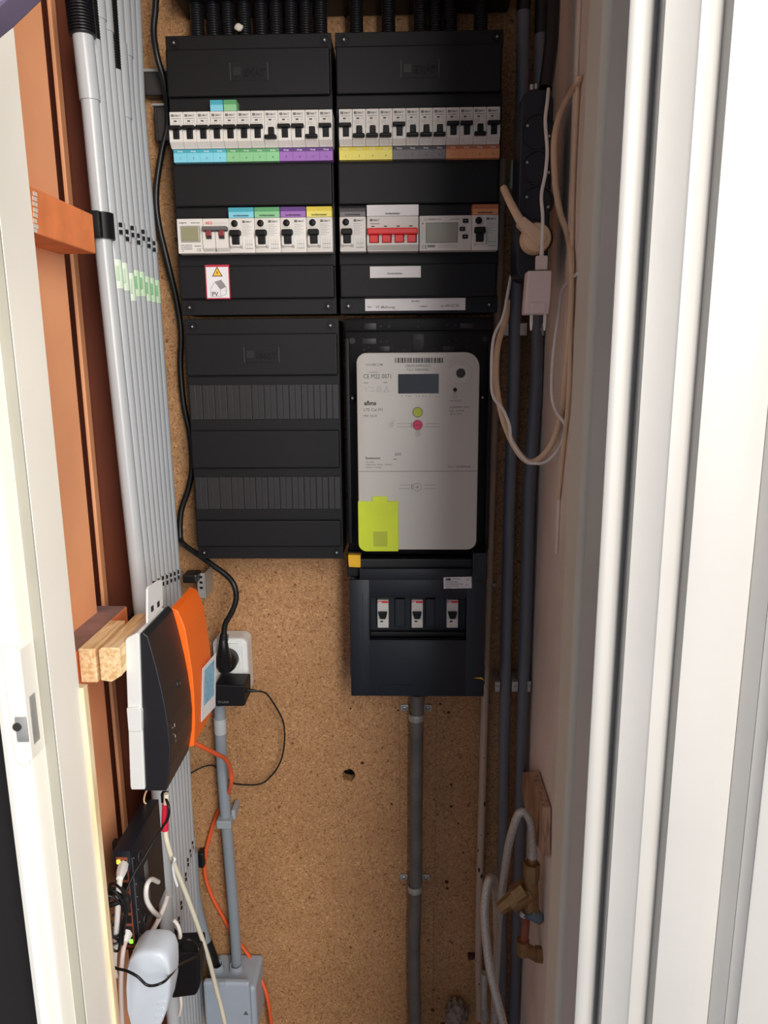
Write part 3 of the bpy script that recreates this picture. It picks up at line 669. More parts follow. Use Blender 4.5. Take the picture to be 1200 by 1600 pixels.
for x, z in ((xa+.012, (LZ['top']+LZ['r1'])/2), (xb-.012, (LZ['top']+LZ['r1'])/2), (xa+.010, (LZ['bot']+LZ['p3b'])/2), (xb-.010, (LZ['bot']+LZ['p3b'])/2)): screw(t, x, z, YC)

# ================================================================== METER
YP = 1.105
A, B = W(539, 498, YP), W(770, 498, YP); zt, zb = A.z, W(650, 866, YP).z
t = thing('meter_board', 'black drilled backing board around the white electricity meter', 'meter board', (A.x, YB, zb))
m = M(); m.box(A.x, B.x, YP, YB-.002, zb, zt, 'black_plastic', .0015)
z2 = W(650, 517, YP).z; m.box(A.x-.001, B.x, YP-.004, YP+.002, z2, zt, 'black_plastic', .0012)
for px, py, r in ((550.5, 532.5, 5), (757, 530, 4.5), (595, 510, 1.6), (608, 510, 1.8), (699, 508, 1.8), (712, 508, 2), (595, 534, 1.6), (605, 534, 1.6), (701, 533, 1.8), (713, 532, 1.8), (569, 547, 1.5), (576, 543, 1.2), (613, 543, 1.4), (631, 547, 1.6), (677, 546, 1.8), (730, 542, 1.6), (653, 511, 1.6), (653, 501, 1.2)):
    c = W(px, py, YP-.0045 if py < 517 else YP); m.cyl((c.x, c.y-.0002, c.z), r*.00092, (0, .0006, 0), 'deep_black', 12)
for x0_, y0_, x1_, y1_, yy in ((569, 505, 588, 515, YP-.0042), (719, 505, 739, 512, YP-.0042), (566, 529, 588, 538, YP-.0002), (593, 541, 609, 550, YP-.0002), (692, 541, 709, 550, YP-.0002)):
    a, b = W(x0_, y0_, yy), W(x1_, y1_, yy); m.box(a.x, b.x, yy-.0006, yy+.0004, b.z, a.z, 'black_plastic_ribbed', .0003)
a, b = W(644, 522, YP), W(663, 552, YP); m.box(a.x, b.x, YP-.0012, YP, b.z, a.z, 'black_plastic_ribbed', .0005); a, b = W(651, 530, YP), W(657, 548, YP); m.box(a.x, b.x, YP-.002, YP, b.z, a.z, 'deep_black')
for px, py in ((551, 622), (754, 621)):
    c = W(px, py, YP-.004); m.box(c.x-.004, c.x+.004, YP-.004, YP, c.z-.005, c.z+.005, 'black_plastic', .001); m.cyl((c.x, YP-.004, c.z), .0016, (0, -.001, 0), 'steel', 12)
m.box(A.x, A.x+.006, YP-.012, YP, zb+.02, z2-.01, 'black_plastic', .001); m.box(B.x-.006, B.x, YP-.010, YP, zb+.01, z2-.02, 'black_plastic', .001)
m.build('board', t)

ym = 1.058
xa = (W(556.3, 570, ym).x+W(561, 850, ym).x)/2; xb = (W(750, 570, ym).x+W(744.8, 840, ym).x)/2; zt = W(652, 550.5, ym).z; zb = W(652, 859.5, ym).z
mw, mh = xb-xa, zt-zb
t = thing('electricity_meter', 'white smart electricity meter with barcode, display and lime green corner cover', 'electricity meter', (xa, YP, zb))
m = M(); m.rrect(xa, xb, zb, zt, ym, YP-.001, 'meter_white', (.014, .021, .014, .014), .0028)
def mx_(px, py): return W(px, py, ym)
yt = ym-.0002
def mt_(s_, px, py, size, mt='print_grey', bold=.0, align='LEFT', sxx=1): c = mx_(px, py); m.text(s_, (c.x, yt, c.z), size, mt, bold=bold, align=align, sxx=sxx)
def mbar(px0, py0, px1, py1, mt='print_light', d=.0001):
    a, b = mx_(px0, py0), mx_(px1, py1); m.box(a.x, b.x, ym-d, ym+.0001, b.z, a.z, mt)
mbar(560, 736, 746, 736.8, 'print_light')
rr = random.Random(4); px = 617.0
while px < 691:
    w_ = rr.choice((.7, 1.0, 1.6, 2.2)); mbar(px, 559, px+w_, 567, 'print_black'); px += w_+rr.choice((.8, 1.0, 1.6))
mt_('1ISK001009762522', 653, 573.5, .0052, 'print_grey', 0, 'CENTER', .9); mt_('T211 3000W0G', 653, 579.5, .0048, 'print_grey', 0, 'CENTER')
mt_('SAGEMCOM', 571.5, 571.5, .0044, 'print_light', .02); mt_('CE M22 0071', 567.5, 591.5, .0090, 'print_grey', .0, sxx=.82); mt_('2023', 568, 599.5, .0034); mt_('IND', 599, 599, .0034)
m.box(mx_(577, 590).x, mx_(590, 590).x, yt-.0, ym, mx_(577, 581.8).z, mx_(577, 581.2).z, 'print_grey')
# connection pictograms
for a, b in (((567, 604), (572, 608)), ((577, 604), (572, 608)), ((572, 608), (572, 613)), ((578, 606), (585, 606)), ((578, 611), (585, 611))):
    p, q_ = mx_(*a), mx_(*b); line(m, (p.x, p.z), (q_.x, q_.z), yt, .0004, 'print_light')
for (x0_, y0_, x1_, y1_) in ((589, 604, 596, 612), (591, 606, 594, 610)):
    c_ = [mx_(*k) for k in ((x0_, y0_), (x1_, y0_), (x1_, y1_), (x0_, y1_))]
    for k in range(4): line(m, (c_[k].x, c_[k].z), (c_[(k+1) % 4].x, c_[(k+1) % 4].z), yt, .0004, 'print_light')
c = mx_(604, 609.5); tri(m, c.x, c.z, .0052, yt, 'print_light'); tri(m, c.x, c.z, .0042, yt-.0002, 'meter_white'); mt_('!', 603.2, 611.5, .0052, 'print_grey')
mt_('afims', 569, 633, .0085, 'print_black', .03); mt_('LTE Cat M1', 568, 642.5, .0058); mt_('MID 20-25', 568, 651.5, .0045)
for k, px in enumerate((627, 634, 638, 641, 650, 654, 660, 664, 671, 680, 684)): mbar(px, 618+.1*k, px+1.8, 620.2, 'print_light')
mt_('3x230/400V - 50Hz', 702, 637.5, .0036); mt_('0,25 - 5(100)A', 702, 643, .0036); mt_('-40°C +70°C', 702, 648.5, .0036)
mt_('1000 imp/kWh', 702, 627, .0028)
mt_('Sagemcom', 571, 717.5, .0050, 'print_grey', .03); mt_('CX 10000', 571, 723, .0030); mt_('92848 RUEIL CEDEX - FRANCE', 571, 727, .0029); mt_('MADE IN TUNISIA', 571, 731.5, .0029)
mt_('E09', 617, 712, .006, 'print_grey'); mbar(615, 717, 620, 718, 'print_grey')
mt_('T211 : 24/08/03/02', 699, 731, .0044)
for (x0_, x1_) in ((620, 642), (664, 687)):
    mbar(x0_, 661.5, x1_, 662.2); mbar(x0_, 666.5, x1_, 667.2)
mbar(642.5, 660, 643.4, 668, 'print_grey')
for (x0_, x1_) in ((624, 641), (662, 680)):
    mbar(x0_, 757.5, x1_, 758.2); mbar(x0_, 763, x1_, 763.7)
mbar(643, 756, 644, 765, 'print_grey')
for cx_, cy_, r_ in ((652, 761, .0062),):
    c = mx_(cx_, cy_); m.lathe((c.x, ym-.0001, c.z), (0, -1, 0), [(0, r_), (.0004, r_), (.0004, r_-.0007)], 'print_light', 24); line(m, (c.x-.003, c.z), (c.x+.003, c.z), yt, .0006, 'print_grey'); line(m, (c.x, c.z-.003), (c.x, c.z+.003), yt, .0006, 'print_grey')
# padlock pictograms
for cx_, cy_ in ((653, 678), (611, 664)):
    c = mx_(cx_, cy_); m.lathe((c.x, ym-.0001, c.z), (0, -1, 0), [(0, .0034), (.0003, .0034), (.0003, .0028)], 'print_light', 18); m.lathe((c.x+(.003 if cx_ < 640 else 0), ym-.0001, c.z+.0045), (0, -1, 0), [(0, .0022), (.0003, .0022), (.0003, .0017)], 'print_light', 14); line(m, (c.x, c.z-.001), (c.x, c.z+.001), yt-.0002, .0008, 'print_grey')
c = mx_(711, 609); m.cyl((c.x, ym-.0004, c.z), .0029, (0, .0006, 0), 'deep_black', 16); c = mx_(711, 620); m.lathe((c.x, ym-.0001, c.z), (0, -1, 0), [(0, .0026), (.0003, .0026), (.0003, .0021)], 'print_light', 16); mbar(708.5, 613.6, 713, 614.6, 'print_grey')
m.build('casing', t)
a, b = mx_(622, 584.5), mx_(685.5, 614.5); m = M(); m.box(a.x, b.x, ym-.0006, ym+.001, b.z, a.z, 'meter_window', .0003); m.build('display_window', t)
c = mx_(720, 583); m = M(); m.lathe((c.x, ym, c.z), (0, -1, 0), [(0, .0155), (.0008, .0150), (.0008, .0118), (.0018, .0112), (.0018, .0072), (.0004, .0066), (.0004, 0)], 'meter_white', 32); m.build('lens_ring', t)
m = M(); m.cyl((c.x, ym-.0003, c.z), .0062, (0, -.0006, 0), 'print_black', 24); m.cyl((c.x, ym-.0009, c.z), .0046, (0, -.0003, 0), 'bracket_grey', 20); m.build('optical_port', t)
for py, mt2, nm in ((644, 'button_lime', 'button'), (664, 'button_red', 'sealing_button')):
    c = mx_(652.5, py); m = M(); m.lathe((c.x, ym+.0004, c.z), (0, -1, 0), [(0, .0072), (.0010, .0072), (.0010, .0064)], 'print_grey', 28); m.cyl((c.x, ym, c.z), .0064, (0, -.0016, 0), mt2, 28)
    if py == 664: m.box(c.x-.004, c.x+.004, ym-.0019, ym-.0016, c.z-.0006, c.z+.0006, 'red_dark')
    m.build(nm, t, origin=(c.x, ym, c.z))
# lime cover
a = mx_(560.5, 783); b = mx_(622.5, 861); ta, tb = mx_(582, 775.5), mx_(605, 783)
m = M(); yl = ym-.0022
P2 = [(xa-.0004, b.z+.012)]+[(xa-.0004+.012*(1-math.cos(math.radians(k))), b.z+.012*(1-math.sin(math.radians(k)))) for k in range(0, 91, 15)][1:]+[(b.x, b.z), (b.x, a.z), (tb.x, a.z), (tb.x, ta.z), (ta.x, ta.z), (ta.x, a.z), (xa-.0004, a.z)]
m.prism([(x, yl, z) for x, z in P2], (0, .0040, 0), 'lime', .0006)
a2, b2 = mx_(583.5, 830), mx_(605.5, 853); m.box(a2.x, b2.x, yl-.0004, yl+.0002, b2.z, a2.z, 'button_lime', .0001)
m.prism([(a2.x+.013, yl-.0004, a2.z-.014), (b2.x, yl-.0004, a2.z-.001), (b2.x, yl-.0004, b2.z)], (0, -.0004, 0), 'lime_shade')  # shading of the inset painted as a darker square and triangle
m.build('terminal_cover', t)

# ================================================================== SERVICE FUSE BOX
yf = 1.075
xa, xb = (W(546, 905, yf).x+W(548, 1085, yf).x)/2, (W(760, 905, yf).x+W(756, 1085, yf).x)/2
zt, zb, zc = W(650, 868, 1.10).z, W(650, 1088, yf).z, W(650, 889, yf).z
t = thing('service_fuse_box', 'dark navy fuse box with three small white breakers below the meter', 'fuse box', (xa, YB, zb))
m = M(); m.box(xa+.002, xb-.002, yf+.031, YB-.002, zb+.001, zt-.004, 'navy_plastic', .0015)
for a_, b_ in ((xa+.002, xa+.008), (xb-.008, xb-.002)): m.box(a_, b_, yf+.006, yf+.032, zb+.001, zt-.03, 'navy_plastic', .001)
m.box(xa+.008, xb-.008, yf+.006, yf+.032, zb+.001, zb+.005, 'navy_plastic', .001)
m.box(xa+.016, xb-.018, 1.084, 1.104, zc-.002, zt-.001, 'deep_black', .002)  # shadow in the gap above the cover painted as a black bar
m.box(xb-.022, xb, 1.068, 1.10, W(0+740, 905, yf).z, W(740, 862, yf).z, 'navy_plastic', .002)
m.box(xb-.001, xb+.001, yf, yf+.03, zb+.02, zb+.05, 'navy_plastic', .0005); m.box(xa-.001, xa+.001, yf, yf+.03, zb+.035, zb+.065, 'navy_plastic', .0005)
m.build('housing', t)
wa, wb = W(577.5, 934, yf), W(728, 1000, yf); wx0, wx1, wz1, wz0 = wa.x, wb.x, wa.z, wb.z; zn = W(650, 906, yf).z
m = M()
def slab(a, b, c, d, bev=.0012, y=yf, dy=.008): m.box(a, b, y, y+dy, c, d, 'navy_plastic', bev)
slab(xa, wx0, zb, zn); slab(wx1, xb, zb, zn); slab(wx0-.0012, wx1+.0012, zb, wz0); slab(wx0-.0012, wx1+.0012, wz1, zn); slab(xa+.016, xb-.018, zn-.001, zc)
m.box(wx0-.0015, wx0, yf-.0012, yf+.003, wz0, wz1+.002, 'navy_plastic', .0004); m.box(wx0-.0015, wx1+.0015, yf-.0012, yf+.003, wz0-.0015, wz0, 'navy_plastic', .0004)
for px, py in ((590, 1080), (607, 1080), (625, 1080)): c = W(px, py, yf); m.cyl((c.x, yf-.0003, c.z), .0016, (0, .0006, 0), 'deep_black', 10)
a, b = W(592, 1070, yf), W(643, 1071, yf); m.box(a.x, b.x, yf-.0006, yf, b.z, a.z, 'deep_black'); a = W(566, 925, yf); b = W(567.2, 1071, yf); m.box(a.x, a.x+.0008, yf-.0006, yf, b.z, a.z, 'print_black')
m.build('cover', t)
ys = yf+.020
m = M(); m.box(wx0, wx1, ys+.006, ys+.010, wz0, wz1, 'navy_plastic'); z9 = W(650, 981, ys).z
m.box(wx0, wx1, ys-.004, ys+.008, wz0-.001, z9-.006, 'deep_black', .001)
for px0, px1 in ((617, 633), (665, 679)):
    a, b = W(px0, 936, ys), W(px1, 979, ys); m.box(a.x, b.x, ys-.001, ys+.008, b.z, a.z, 'navy_plastic', .001)
m.build('window_insert', t)
a, b = W(693, 902, yf), W(736.5, 920, yf); m = M()
m.box(a.x, b.x, yf-.0006, yf+.0001, b.z, a.z, 'label_white', .0002, rot=Matrix.Rotation(math.radians(-1.5), 3, 'Y'), about=a)
c = W(696, 906.5, yf); m.text('ABB', (c.x, yf-.0009, c.z), .0044, 'print_black', bold=.06)
for k, (l_, r_) in enumerate(((707, 720), (696, 716), (696, 724), (696, 717), (696, 706))): p, q_ = W(l_, (904.5, 909, 912.3, 915.5, 919)[k], yf), W(r_, 900, yf); scrib(m, p.x, q_.x, p.z, yf-.0008, .0009, 'print_grey', 90+k)
c = W(728, 906.5, yf); m.text('CE', (c.x, yf-.0009, c.z), .0034, 'print_black'); c = W(727, 915, yf); m.text('25', (c.x, yf-.0009, c.z), .0040, 'print_black')
m.build('type_label', t)
a, b = W(543.5, 867.5, 1.08), W(563.5, 887, 1.08); m = M(); m.prism([(a.x, 1.08, a.z), (b.x, 1.08, a.z), (b.x, 1.08, b.z), (a.x+.001, 1.08, b.z+.001)], (0, .012, 0), 'yellow', .0008)
line(m, (a.x+.004, a.z-.004), (b.x-.006, b.z+.004), 1.0795, .0012, 'warn_yellow'); m.box(a.x-.002, b.x+.001, 1.092, 1.13, b.z-.018, a.z+.002, 'black_plastic', .001); m.build('yellow_lock', t)
a, b = W(740, 1058, yf), W(757, 1063, yf); m = M(); m.prism([(a.x, yf-.001, a.z-.0012), (b.x-.005, yf-.001, a.z), (b.x, yf-.001, b.z), (b.x-.006, yf-.001, b.z+.0028)], (0, .0012, 0), 'yellow'); m.build('yellow_tab', t)
def make_main_breaker():
    tt = thing('main_breaker', '', 'circuit breaker', (0, 1.1, 0)); w, h, y0 = .0176, W(600, 935.5, ys).z-W(600, 979, ys).z, ys-.006
    m = M(); m.box(0, w, y0, ys+.0058, 0, h, 'breaker_white', .0008); m.box(.0004, w-.0004, y0-.0002, y0, h*.89, h*.965, 'red_switch'); m.text('ABB', (.001, y0-.0004, h*.895), .0034, 'label_white', bold=.04)
    m.box(.0004, w-.0004, y0-.0015, y0, h*.04, h*.34, 'breaker_white', .0004); m.box(.0045, .009, y0-.0018, y0-.0014, h*.22, h*.27, 'print_black'); scrib(m, .004, .014, h*.12, y0-.0015, .0004, 'print_light', 3)
    m.build('body', tt)
    m = M(); m.prism([(.0015, y0-.006, h*.60), (w-.002, y0-.006, h*.60), (w-.003, y0-.006, h*.47), (w-.005, y0-.006, h*.36), (.005, y0-.006, h*.36), (.003, y0-.006, h*.47)], (0, .006, 0), 'switch_black', .0006); m.build('toggle', tt); return tt
PM = {}
for px, nm in ((590, 'left'), (643, 'middle'), (697.5, 'right')):
    c = W(px, 979, ys); place(PM, 0, make_main_breaker, (c.x, 1.1, c.z), 'small white breaker with red top stripe, %s of the three in the navy box' % nm, 'breakers in the navy fuse box')
# ================================================================== GREY CONDUITS ON THE LEFT WALL
rows = (-30, 160, 400, 900, 1240, 1450, 1640)
bigc = (120, 141, 163.5, 216, 248, 261, 275)            # centre of the wide front conduit
lastc = (208, 216, 236, 273, 291, 303, 315)             # centre of the rearmost conduit
YBIG, YLAST = .968, 1.135
NC = 8
big = [W(px, py, YBIG) for px, py in zip(bigc, rows)]
last = [W(px, py, YLAST) for px, py in zip(lastc, rows)]
def along(path, z):
    for a, b in zip(path, path[1:]):
        if b.z <= z <= a.z: u = (z-a.z)/(b.z-a.z); return a+(b-a)*u
    return path[0] if z > path[0].z else path[-1]
RS = .0096
paths = []
for i in range(NC):
    u = (i+1.35)/(NC+.35); pp = []
    for a in last:
        b = along(big, a.z); pp.append(Vector((b.x*(1-u)+a.x*u, b.y*(1-u)+a.y*u, a.z)))
    paths.append(pp)
GC = 'grey conduits on the left wall'
def conduit(path, r, mt, label, sleeves=(), flexend=None, top=None, group=GC, fr=.98):
    p0 = along(path, top) if top else path[0]; pts = [p for p in path if p.z < p0.z-.001]; pts = [p0]+pts
    t = thing('conduit', label, 'conduit', (pts[-1].x, pts[-1].y, pts[-1].z), group)
    m = M(); m.tube(pts, r, mt, 18, spline=False)
    for za, zb in sleeves:
        a, b = along(path, za), along(path, zb); m.lathe(a, b-a, [(0, r), (0, r*1.13), ((b-a).length, r*1.13), ((b-a).length, r)], mt, 18)
    m.build('pipe', t)
    if flexend:
        a, b = along(path, flexend), p0+Vector((0, 0, 0)); m = M(); top_ = path[0]
        m.flex(a, top_, r*fr, 'flex_black'); m.build('corrugated_end', t)
    return t
def zat(px, py, Y): return W(px, py, Y).z
conduit(big, .0108, 'pvc_big', 'widest grey conduit, front of the row, with a black corrugated upper end', ((zat(135, 57, YBIG), zat(147, 158, YBIG)), (zat(249, 1290, YBIG), zat(260, 1400, YBIG))), zat(130, 57, YBIG), zat(130, 57, YBIG), fr=1.5)
nth = ('second', 'third', 'fourth', 'fifth', 'sixth', 'seventh', 'eighth', 'ninth')
slv = {0: (-10, 55), 1: (-10, 22), 2: (-10, 42), 3: None, 4: (60, 180), 5: (-10, 82), 6: None, 7: None}
for i in range(NC):
    Yc_ = .98+.02*i; s_ = slv[i]
    if i in (0, 3):
        e = zat(150, 55, Yc_) if i == 0 else zat(190, 103, Yc_)
        conduit(paths[i], RS, 'pvc_grey', 'narrow grey conduit, %s in the row from the front, with a black corrugated upper end' % nth[i], (), e, e)
    else:
        conduit(paths[i], RS, 'pvc_grey', 'narrow grey conduit, %s in the row counted from the widest one' % nth[i], ((zat(190, s_[0], Yc_), zat(190, s_[1], Yc_)),) if s_ else ())
# saddle clips: grey strap pieces with dark slots
def clip_at(path, z, r, label, group, left=True):
    p = along(path, z); m = M()
    t = thing('conduit_clip', label, 'pipe clip', (p.x, p.y, z-.008), group)
    m.lathe((p.x, p.y, z-.008), (0, 0, 1), [(0, r), (0, r*1.13), (.016, r*1.13), (.016, r)], 'pvc_grey', 18); m.build('saddle', t)
    m = M(); d = Vector((.75, -.66, 0)).normalized(); c = p+d*(r*1.13)
    for dz in (-.0045, .0045): m.box(c.x-.0022, c.x+.0014, c.y-.0018, c.y+.0022, z+dz-.0028, z+dz+.0028, 'deep_black')
    m.build('slot', t)
for base, gname, zs in ((0, 'upper row of conduit clips', (355, 366, 360, 372, 366, 378, 384)), (1, 'middle row of conduit clips', (918, 914, 910, 908, 905, 903, 900)), (2, 'lower row of conduit clips', (1445, 1420, 1400, 1375, 1352, 1338, 1325))):
    for i in range(1, NC):
        z = zat(230 if base == 0 else (270 if base == 1 else 295), zs[i-1], .98+.02*i)
        clip_at(paths[i], z, RS, 'grey saddle clip with dark slots on the %s conduit, %s' % (nth[i], gname), gname)
# label tapes
for k, (i, y0_, y1_, w_) in enumerate(((0, 413, 456, 1), (1, 415, 457, 1), (2, 428, 471, 1), (3, 421, 462, 1), (4, 421, 460, 1), (5, 426, 466, 1), (6, 426, 466, 1), (7, 427, 466, 1))):
    a, b = along(paths[i], zat(215, y0_, 1.04)), along(paths[i], zat(215, y1_, 1.04)); m = M()
    m.tube([a, b], RS*1.03, 'mint_tape' if i < 3 else 'tape_green', 18, spline=False)
    m.box(a.x+RS*.55, a.x+RS*.9, a.y-RS*.95, a.y-RS*.75, b.z+.010, a.z-.008, 'tape_green' if i < 3 else 'label_green')
    o = m.build('label_tape', origin=a); tag(o, 'pale green label tape around the %s conduit beside the warning sticker' % nth[i], 'label', 'label tapes on the conduits')
# printed line along the wide conduit
# black clamps holding the wide conduit
def bclamp(px, py, label, w_=.05, h_=.034):
    z = zat(px, py, YBIG); p = along(big, z); t = thing('pipe_clamp', label, 'pipe clamp', (p.x-.02, p.y, z-h_/2), 'black clamps on the wide conduit')
    m = M(); m.lathe((p.x, p.y, z-h_/2), (0, 0, 1), [(0, .0110), (0, .0150), (h_, .0150), (h_, .0110)], 'switch_black', 24)
    m.box(p.x-.018, p.x+.006, p.y-.022, p.y-.008, z-h_/2, z+h_/2, 'switch_black', .002); m.build('collar', t)
    m = M(); m.cyl((p.x-.012, p.y-.0220, z-.002), .0022, (0, -.0012, 0), 'deep_black', 12); m.build('clamp_screw', t)
    return t
bclamp(163, 354, 'black plastic clamp on the widest conduit beside the scuffed orange crossbar', h_=.031)
bclamp(216, 972, 'black clamp on the widest conduit just above the wooden rail', h_=.026)
bclamp(262, 1476, 'black clamp on the widest conduit beside the black power adapter', h_=.036)
# grey bracket behind the left board
m = M(); a = W(224, 110, 1.15); b = W(266, 150, 1.15)
m.box(a.x, b.x+.02, 1.145, 1.168, b.z, a.z, 'bracket_grey', .003); m.box(a.x-.002, b.x, 1.140, 1.145, a.z-.005, a.z-.001, 'steel', .001)
tag(m.build('metal_bracket', origin=a), 'grey metal bracket behind the top left board corner', 'bracket', 'brackets behind the left board')
m = M(); a = W(238, 164, 1.14); b = W(268, 220, 1.14)
m.box(a.x, b.x+.016, 1.142, 1.166, b.z, a.z, 'bracket_grey', .003); m.box(a.x+.006, b.x+.01, 1.138, 1.142, b.z, a.z-.006, 'bracket_grey', .001); m.box(a.x, b.x, 1.136, 1.142, a.z-.002, a.z+.001, 'steel', .0005)
tag(m.build('metal_bracket', origin=a), 'grey metal bracket behind the left end of the upper breaker row', 'bracket', 'brackets behind the left board')

# ================================================================== CORRUGATED TUBES ABOVE THE BOARDS
zt = ZR['top']
for k, px in enumerate((310, 335, 358, 383, 409, 432, 455, 478, 501)):
    a = W(px, 54, 1.125); m = M(); m.flex((a.x, 1.125, zt-.0035), (a.x-.002+.0005*k, 1.125, zt+.16), .0093, 'flex_black', .0030, 16)
    tag(m.build('corrugated_conduit', origin=(a.x, 1.125, zt)), 'black corrugated conduit entering the upper left box, %s from the left' % ('first', 'second', 'third', 'fourth', 'fifth', 'sixth', 'seventh', 'eighth', 'ninth')[k], 'conduit', 'corrugated conduits above the upper left box')
for k, px in enumerate((557, 607, 657, 680, 703, 751)):
    a = W(px, 46, 1.125); m = M(); m.flex((a.x, 1.125, zt-.0035), (a.x, 1.125, zt+.16), .0095, 'flex_black', .0030, 16)
    tag(m.build('corrugated_conduit', origin=(a.x, 1.125, zt)), 'black corrugated conduit entering the upper right box, %s from the left' % ('first', 'second', 'third', 'fourth', 'fifth', 'sixth')[k], 'conduit', 'corrugated conduits above the upper right box')
m = M(); a = W(275, 6, 1.12); b = W(800, 6, 1.12); m.box(a.x, b.x, 1.100, YB-.001, a.z, a.z+.06, 'deep_black', .003)  # plain black bar along the top edge, part not identified
tag(m.build('dark_bar', origin=a), 'dark bar along the top edge that the corrugated conduits run into', 'cable duct')
m = M(); a = W(373, 43, 1.110); bm = bmesh.new(); bmesh.ops.create_icosphere(bm, subdivisions=2, radius=1)
for v in bm.verts: v.co = Vector((a.x+v.co.x*.0065, a.y+v.co.y*.004, a.z+v.co.z*.0045))*1.0+Vector((0, 0, .0008*math.sin(9*v.co.x)))
m.bm(bm, 'filler', smooth=True); tag(m.build('cotton_plug', origin=a), 'small white lump stuck between the corrugated conduits', 'filler')

# ================================================================== METAL PIPE, CREAM PIPE, RIGHT CONDUITS
a = [W(652, 1086, 1.148), W(650, 1250, 1.148), W(649.5, 1380, 1.148), W(647, 1480, 1.148), W(648, 1560, 1.148), W(649, 1660, 1.148)]
t = thing('steel_conduit', 'worn grey steel conduit running down from the navy fuse box', 'conduit', a[-1]); m = M(); m.tube(a, .0113, 'steel_pipe', 20); m.lathe((a[0].x, 1.148, a[0].z-.012), (0, 0, 1), [(0, .0113), (.0, .0122), (.014, .0122), (.014, .0113)], 'steel_pipe', 20)
m.build('pipe', t)
for py, nm in ((1116, 'upper'), (1384, 'lower')):
    c = W(650.5 if py < 1200 else 648.5, py, 1.148)
    t = thing('pipe_saddle', '%s steel saddle clamp on the worn steel conduit' % nm, 'pipe clamp', (c.x, YB, c.z), 'saddle clamps on the steel conduit')
    m = M(); m.lathe((c.x, 1.148, c.z-.010), (0, 0, 1), [(0, .0116), (0, .0128), (.006, .0134), (.012, .0128), (.012, .0116)], 'steel', 24)
    for s_ in (-1, 1): m.box(c.x+s_*.0125, c.x+s_*.027, YB-.004, YB-.0005, c.z-.004, c.z+.008, 'steel', .001)
    m.build('strap', t)
    for s_ in (-1, 1): m = M(); m.lathe((c.x+s_*.0200, YB-.004, c.z+.002), (0, -1, 0), [(0, .0044), (.0015, .0042), (.0026, .0026), (.0028, 0)], 'steel', 16); m.box(c.x+s_*.02-.0024, c.x+s_*.02+.0024, YB-.0072, YB-.0066, c.z+.0015, c.z+.0025, 'deep_black'); m.build('clamp_screw', t, origin=(c.x+s_*.02, YB-.004, c.z))
cp = [W(785, 250, 1.155), W(778, 480, 1.155), W(764, 900, 1.155), W(757.5, 1100, 1.155), W(753.5, 1250, 1.155), W(749, 1400, 1.155), W(748, 1500, 1.155), W(749, 1592, 1.155)]
t = thing('cream_pipe', 'chipped cream painted pipe right of the boards', 'pipe', cp[-1]); m = M(); m.tube(cp, .0068, 'pipe_cream', 16)
m.build('pipe', t)
m = M()
for px, py, w_, h_ in ((757, 1257, .0022, .005), (752, 1305, .001, .002), (749, 1360, .0022, .006), (752, 1370, .003, .006), (756, 1185, .001, .003), (749, 1538, .0018, .003), (747, 1330, .0012, .002)):
    c = W(px, py, 1.1480); bm = bmesh.new(); bmesh.ops.create_icosphere(bm, subdivisions=2, radius=1)
    for v in bm.verts: v.co = Vector((c.x+v.co.x*w_, 1.1495+v.co.y*.0016, c.z+v.co.z*h_))
    m.bm(bm, 'rust')
m.build('paint_chips', t)
for py in (915, 1500):
    c = W(762 if py < 1000 else 747, py, 1.155); m = M(); m.lathe((c.x, 1.155, c.z-.002), (0, 0, 1), [(0, .0068), (0, .0078), (.004, .0078), (.004, .0068)], 'pipe_cream', 16); m.box(c.x+.004 if py < 1000 else c.x-.018, c.x+.015 if py < 1000 else c.x-.004, 1.158, YB-.0005, c.z-.003, c.z+.003, 'steel' if py < 1000 else 'rust', .0008); m.build('pipe_hook', t, origin=c)

def rpipe(pts, r, label, topsleeve=None, mt='pvc_dark'):
    t = thing('conduit', label, 'conduit', pts[-1], 'grey conduits on the right'); m = M(); m.tube(pts, r, mt, 18, spline=False); m.build('pipe', t)
    if topsleeve: m = M(); m.tube(topsleeve, r*1.04, 'flex_black', 16, spline=False); m.build('sleeve', t)
pA = [W(x, y, 1.13) for x, y in ((818, 18), (816, 150), (808, 400), (803, 600), (797, 760), (792, 950), (788, 1150), (785, 1400), (783, 1640))]
pB = [W(x, y, 1.13) for x, y in ((846, 54), (843, 250), (840, 480), (838, 600), (827, 760), (822, 950), (815, 1150), (809, 1400), (801, 1640))]
rpipe(pA, .0092, 'left one of the two dark grey conduits beside the right wall', [W(818, 18, 1.13), W(820, -60, 1.13)])
rpipe(pB, .0096, 'right one of the two dark grey conduits beside the right wall', [W(846, 54, 1.13), W(849, -60, 1.13)])
pC = [W(866, -60, 1.02), W(862, 60, 1.01), W(852, 138, 1.00)]
m = M(); m.tube(pC, .0085, 'flex_black', 14); tag(m.build('mains_cable', origin=pC[-1]), 'thick black cord entering the top of the power strip', 'cord')
for py, xs in ((515, ((790, 3), (816, 5), (848, 4))), (1068, ((776, 4), (803, 5), (829, 3)))):
    for k, (px, hw) in enumerate(xs):
        c = W(px, py, 1.135); c.x = min(c.x, .2035); t = thing('conduit_clamp', 'metal clamp %s the right-hand conduits, %s' % (('left of', 'between', 'right of')[k], 'below the white charger' if py < 800 else 'level with navy box bottom'), 'pipe clamp', (c.x, YB, c.z), 'metal clamps of the right-hand conduits')
        m = M(); m.box(c.x-hw*.001, c.x+hw*.001, 1.122, YB-.0005, c.z-.009, c.z+.009, 'steel', .001); m.build('strap', t); m = M(); m.cyl((c.x, 1.1225, c.z), .0022, (0, -.003, 0), 'steel', 10); m.build('clamp_screw', t)
